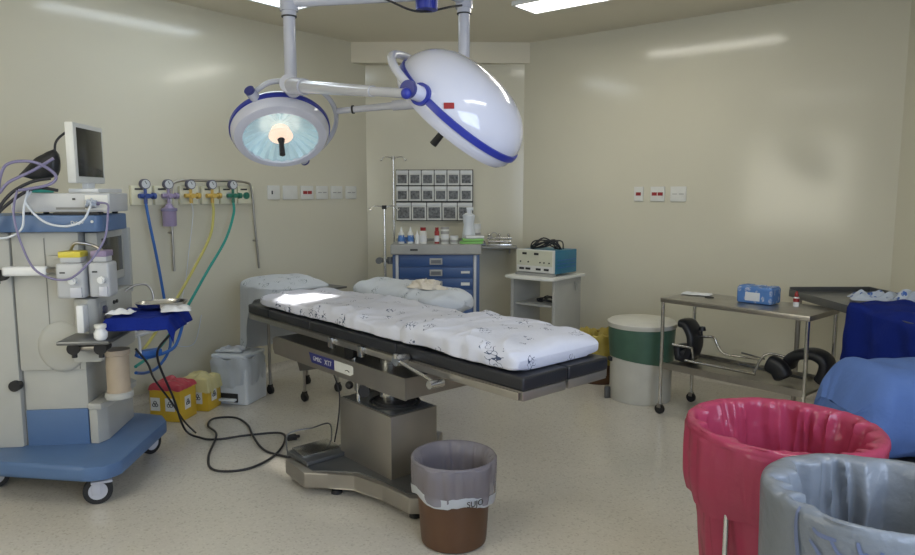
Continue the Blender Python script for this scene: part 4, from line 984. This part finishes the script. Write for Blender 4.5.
# ------------------------------------------------------------ dark side table in the far right corner
e1 = Vector((.64, -.77, 0)).normalized(); DT = Vector((-1.19, 5.20, 0)); dang = math.atan2(e1.y, e1.x)
t = T('side_table', 'dark steel table with raised back edge in the far right corner under blue drapes', 'side table', DT, dang)
MB().box(0, 1.5, 0, .56, .85, .868, .003).build('top', 'dsteel', t)
MB().box(0, 1.5, -.006, .004, .835, .885, .002).box(-.006, .004, 0, .56, .85, .90).box(0, 1.5, .556, .566, .85, .90, .002).build('raised_rim', 'dsteel', t)
for x in (.04, 1.46):
    for y in (.05, .51): MB().cyl((x, y, 0), (x, y, .85), .016).build('leg', 'steel', t)
def dtp(x, y, z): 
    v = DT + e1 * x + Vector((-e1.y, e1.x, 0)) * y; return (v.x, v.y, z)
def ddf(u, v):
    x = .72 + .75 * u + .02 * sin(v * 3)
    L_ = .30 + .42
    s = v * L_
    if s < .42: y = .40 - s; z = .895 + .03 * noise.noise(Vector((u * 5, v * 6, 4))) + .02 * sin(min(1, s / .42) * pi)
    else: y = -.025 - .02 * sin(u * 17) * (s - .42) * 3; z = .885 - (s - .42) * 1.1
    if u < .06: z -= .0
    return (x - .08 * max(0, s - .42) , y + .01 * noise.noise(Vector((u * 7, v * 7, 1))), z)
o = MB().surf(ddf, 60, 50).build('blue_drape', 'cloth_blue', None, solid=.006, ang=180)
tag(o, 'dark royal blue drape hanging over the front of the corner side table', 'drape'); o.location = DT; o.rotation_euler = (0, 0, dang)
crumple('plastic_packet', 'pack_mix', 'crumpled blue and white packet on the corner side table', 'packet', dtp(.50, .34, .875), .2, .36, .20, .07, 31, (34, 22))
crumple('plastic_packet', 'pack_mix', 'blue and white printed packet at the right picture edge on the side table', 'packet', dtp(.74, .44, .91), .6, .34, .20, .08, 37, (34, 22))
# ------------------------------------------------------------ linen trolley with light blue wrapped roll
LT = (-.25, 3.56, 0); la = R(38)
t = T('linen_trolley', 'dark framed trolley at the right edge below the light blue wrapped roll', 'trolley', LT, la)
m = MB()
MB().box(-.36, .60, -.28, .28, .40, .425, .004).build('deck', 'dsteel', t)
for y in (-.28, .28): MB().box(-.36, .60, y - .012, y + .012, .39, .45, .004).build('edge_rail', 'steel', t)
for x in (-.32, .56):
    for y in (-.25, .25):
        MB().cyl((x, y, .07), (x, y, .40), .013).build('leg', 'steel', t); MB().cyl((x, y - .012, .036), (x, y + .012, .036), .036).build('caster', 'rubber', t)
def rollf(u, v):
    a = v * 2 * pi; e = min(1, u / .09); k = (1 - (1 - e) ** 2) ** .5
    y = .25 * (.55 + .45 * k) * math.copysign(abs(cos(a)) ** .6, cos(a)); zz = math.copysign(abs(sin(a)) ** .6, sin(a)) * k
    z = .185 + .185 * zz
    n = .016 * noise.noise(Vector((u * 4, a * 1.2, 2))) + .008 * noise.noise(Vector((u * 9, a * 4, 5)))
    x = -.43 + 1.03 * u + .055 * (zz + 1) * (1 - u)
    return (x + n, y + n, max(0.002, z + n * k))
o = MB().surf(rollf, 70, 64, cv=True).build('wrapped_roll', 'cloth_lblue', None, ang=180)
tag(o, 'light blue cloth wrapped roll lying on the trolley at the right edge', 'wrapped roll'); o.location = (LT[0], LT[1], .452); o.rotation_euler = (0, 0, la)

# ------------------------------------------------------------ waste bins in front
def bag(prof, seed, m, name, parent, env, hem=.02, k=5, amp=.03, seg=200, steps=7, hem_rows=9):
    """plastic bag: smooth profile with sharp lengthwise creases; env(t) scales them along the profile"""
    P = spline([(r, 0, z) for r, z in prof], steps); n = len(P)
    def f(u, v):
        j = round(v * (n - 1)); p = P[j]; a = u * 2 * pi; t = j / (n - 1)
        c, s_ = cos(a) * k * .5, sin(a) * k * .5
        rd = 1 - 2.2 * abs(noise.noise(Vector((c + .35 * p.z * 3, s_, p.z * 1.1 + seed))))
        rd2 = 1 - 2.2 * abs(noise.noise(Vector((c * 2.6, s_ * 2.6 + p.z * 2, p.z * 2.3 + seed + 7))))
        d = amp * env(t) * (.7 * rd + .35 * rd2 - .45)
        if t > .42: d = max(0.0, d)
        dz = hem * (noise.noise(Vector((cos(a) * 1.3, sin(a) * 1.3, seed + 3))) + .10 * noise.noise(Vector((c * 3, s_ * 3, seed)))) * 2 * max(0, 1 - j / hem_rows)
        r = max(.0005, p.x - d)
        return (r * cos(a), r * sin(a), p.z + dz)
    return MB().surf(f, seg, n, cu=True).build(name, m, parent, ang=75)
def outer(w_in, t0=.33, base=.12):
    return lambda t: base if t < t0 else (min(1, (t - t0 - .07) / .12) * w_in if t > t0 + .07 else 0.0)
# brown bin
t = T('waste_bin', 'brown plastic waste bin with a clear grey liner beside the operating table base', 'waste bin', (-1.875, 2.33, 0))
MB().lathe([(.0005, .0), (.135, 0), (.145, .008), (.148, .03), (.166, .325), (.173, .328), (.173, .336), (.162, .336), (.142, .02), (.0005, .012)], seg=56).build('bucket', 'brown', t)
bag([(.186, .235), (.190, .26), (.192, .31), (.193, .355), (.190, .388), (.180, .396), (.166, .375), (.158, .32), (.150, .24), (.135, .10), (.12, .03), (.0005, .02)], 3, 'bag_clear', 'liner', t, outer(1.2, .36, .55), hem=.022, amp=.022, hem_rows=16)
bag([(.1865, .225), (.189, .24), (.192, .268)], 3, 'bag_white', 'liner_hem', t, lambda q: .15, hem=.022, amp=.022, hem_rows=99)
tx = text('liner_lettering', 'SUJO', .036, 'dark', t, (0, 0, 0), (0, 0, 0))
ta = math.atan2(-2.33, 1.875) + R(28)
for v in tx.data.vertices:
    a = ta + v.co.x / .195; rr = .1965 + v.co.z; v.co = (rr * cos(a), rr * sin(a), .245 + v.co.y)
# pink hamper
t = T('linen_hamper', 'round steel hamper stand with a shiny pink plastic bag', 'hamper', (-.53, 2.33, 0))
MB().torus((0, 0, .80), .275, .010, seg=64).build('rim_ring', 'steel', t)
for k in range(4):
    a = R(252 + 90 * k); MB().cyl((.270 * cos(a), .270 * sin(a), .05), (.270 * cos(a), .270 * sin(a), .79), .009).build('leg', 'steel_l', t)
MB().torus((0, 0, .08), .275, .008, seg=48).build('base_ring', 'steel', t)
bag([(.275, .56), (.286, .62), (.290, .68), (.293, .74), (.294, .79), (.292, .815), (.280, .824), (.262, .812), (.252, .77), (.24, .68), (.225, .55), (.205, .40), (.18, .26), (.13, .19), (.0005, .17)], 9, 'bag_pink', 'bag', t, outer(1.3, .30, .3), hem=.03, amp=.045)
bag([(.262, .66), (.248, .50), (.225, .30), (.20, .18), (.14, .12), (.0005, .11)], 15, 'bag_pink', 'bag_outer', t, lambda q: .6, hem=0, amp=.03)
# grey hamper
t = T('linen_hamper', 'round steel hamper stand with a pale grey bag at the bottom right corner', 'hamper', (-.215, 1.86, 0))
MB().torus((0, 0, .826), .228, .008, seg=64).build('rim_ring', 'steel', t)
for k in range(4):
    a = R(30 + 90 * k); MB().cyl((.222 * cos(a), .222 * sin(a), .05), (.222 * cos(a), .222 * sin(a), .80), .009).build('leg', 'steel_l', t)
MB().torus((0, 0, .08), .22, .008, seg=48).build('base_ring', 'steel', t)
gp_ = [(.240, .42), (.243, .55), (.245, .65), (.246, .75), (.248, .81), (.246, .84), (.234, .852), (.216, .84), (.205, .79), (.19, .68), (.175, .55), (.155, .42), (.13, .30), (.10, .2), (.0005, .17)]
bag(gp_, 23, 'bag_grey', 'bag', t, outer(1.6, .30, .06), hem=.01, amp=.055, k=3)
M['ink'] = mat('blue_grey_ink', (.13, .16, .27), .5)
def ink_strokes(strokes, r, parent):
    a0 = math.atan2(-1.86, .215)
    for st in strokes:
        P = spline([(x, z, 0) for x, z in st], 6); mb = MB(); prev = None
        for i, p in enumerate(P):
            q = (P[min(i + 1, len(P) - 1)] - P[max(i - 1, 0)]).normalized(); w_ = .0045 * (1.2 - abs(i / len(P) - .5))
            pr_ = []
            for sgn in (-1, 1):
                X = p.x - q.y * w_ * sgn; Z = p.y + q.x * w_ * sgn; X -= .022; Z += .022; a = a0 + X / r
                rr = r + .002 - (0 if Z < .825 else (Z - .825) * .10 if Z < .842 else .0017 + (Z - .842) * .9)
                pr_.append(mb.b.verts.new((rr * cos(a), rr * sin(a), Z)))
            if prev: mb.b.faces.new((prev[0], prev[1], pr_[1], pr_[0]))
            prev = pr_
        mb.build('printed_mark', 'ink', parent)
ink_strokes([[(-.13, .83), (-.13, .78), (-.12, .72), (-.10, .66)], [(-.09, .80), (-.075, .79), (-.04, .79)], [(-.095, .77), (-.07, .74), (-.065, .70)], [(-.05, .785), (-.03, .76), (.0, .765), (.02, .78)],
             [(.0, .80), (.01, .775), (.04, .775), (.045, .79)], [(-.02, .75), (.0, .72), (.03, .715), (.06, .73), (.08, .75)], [(.0, .71), (.005, .69), (.01, .67)]], .2492, t)
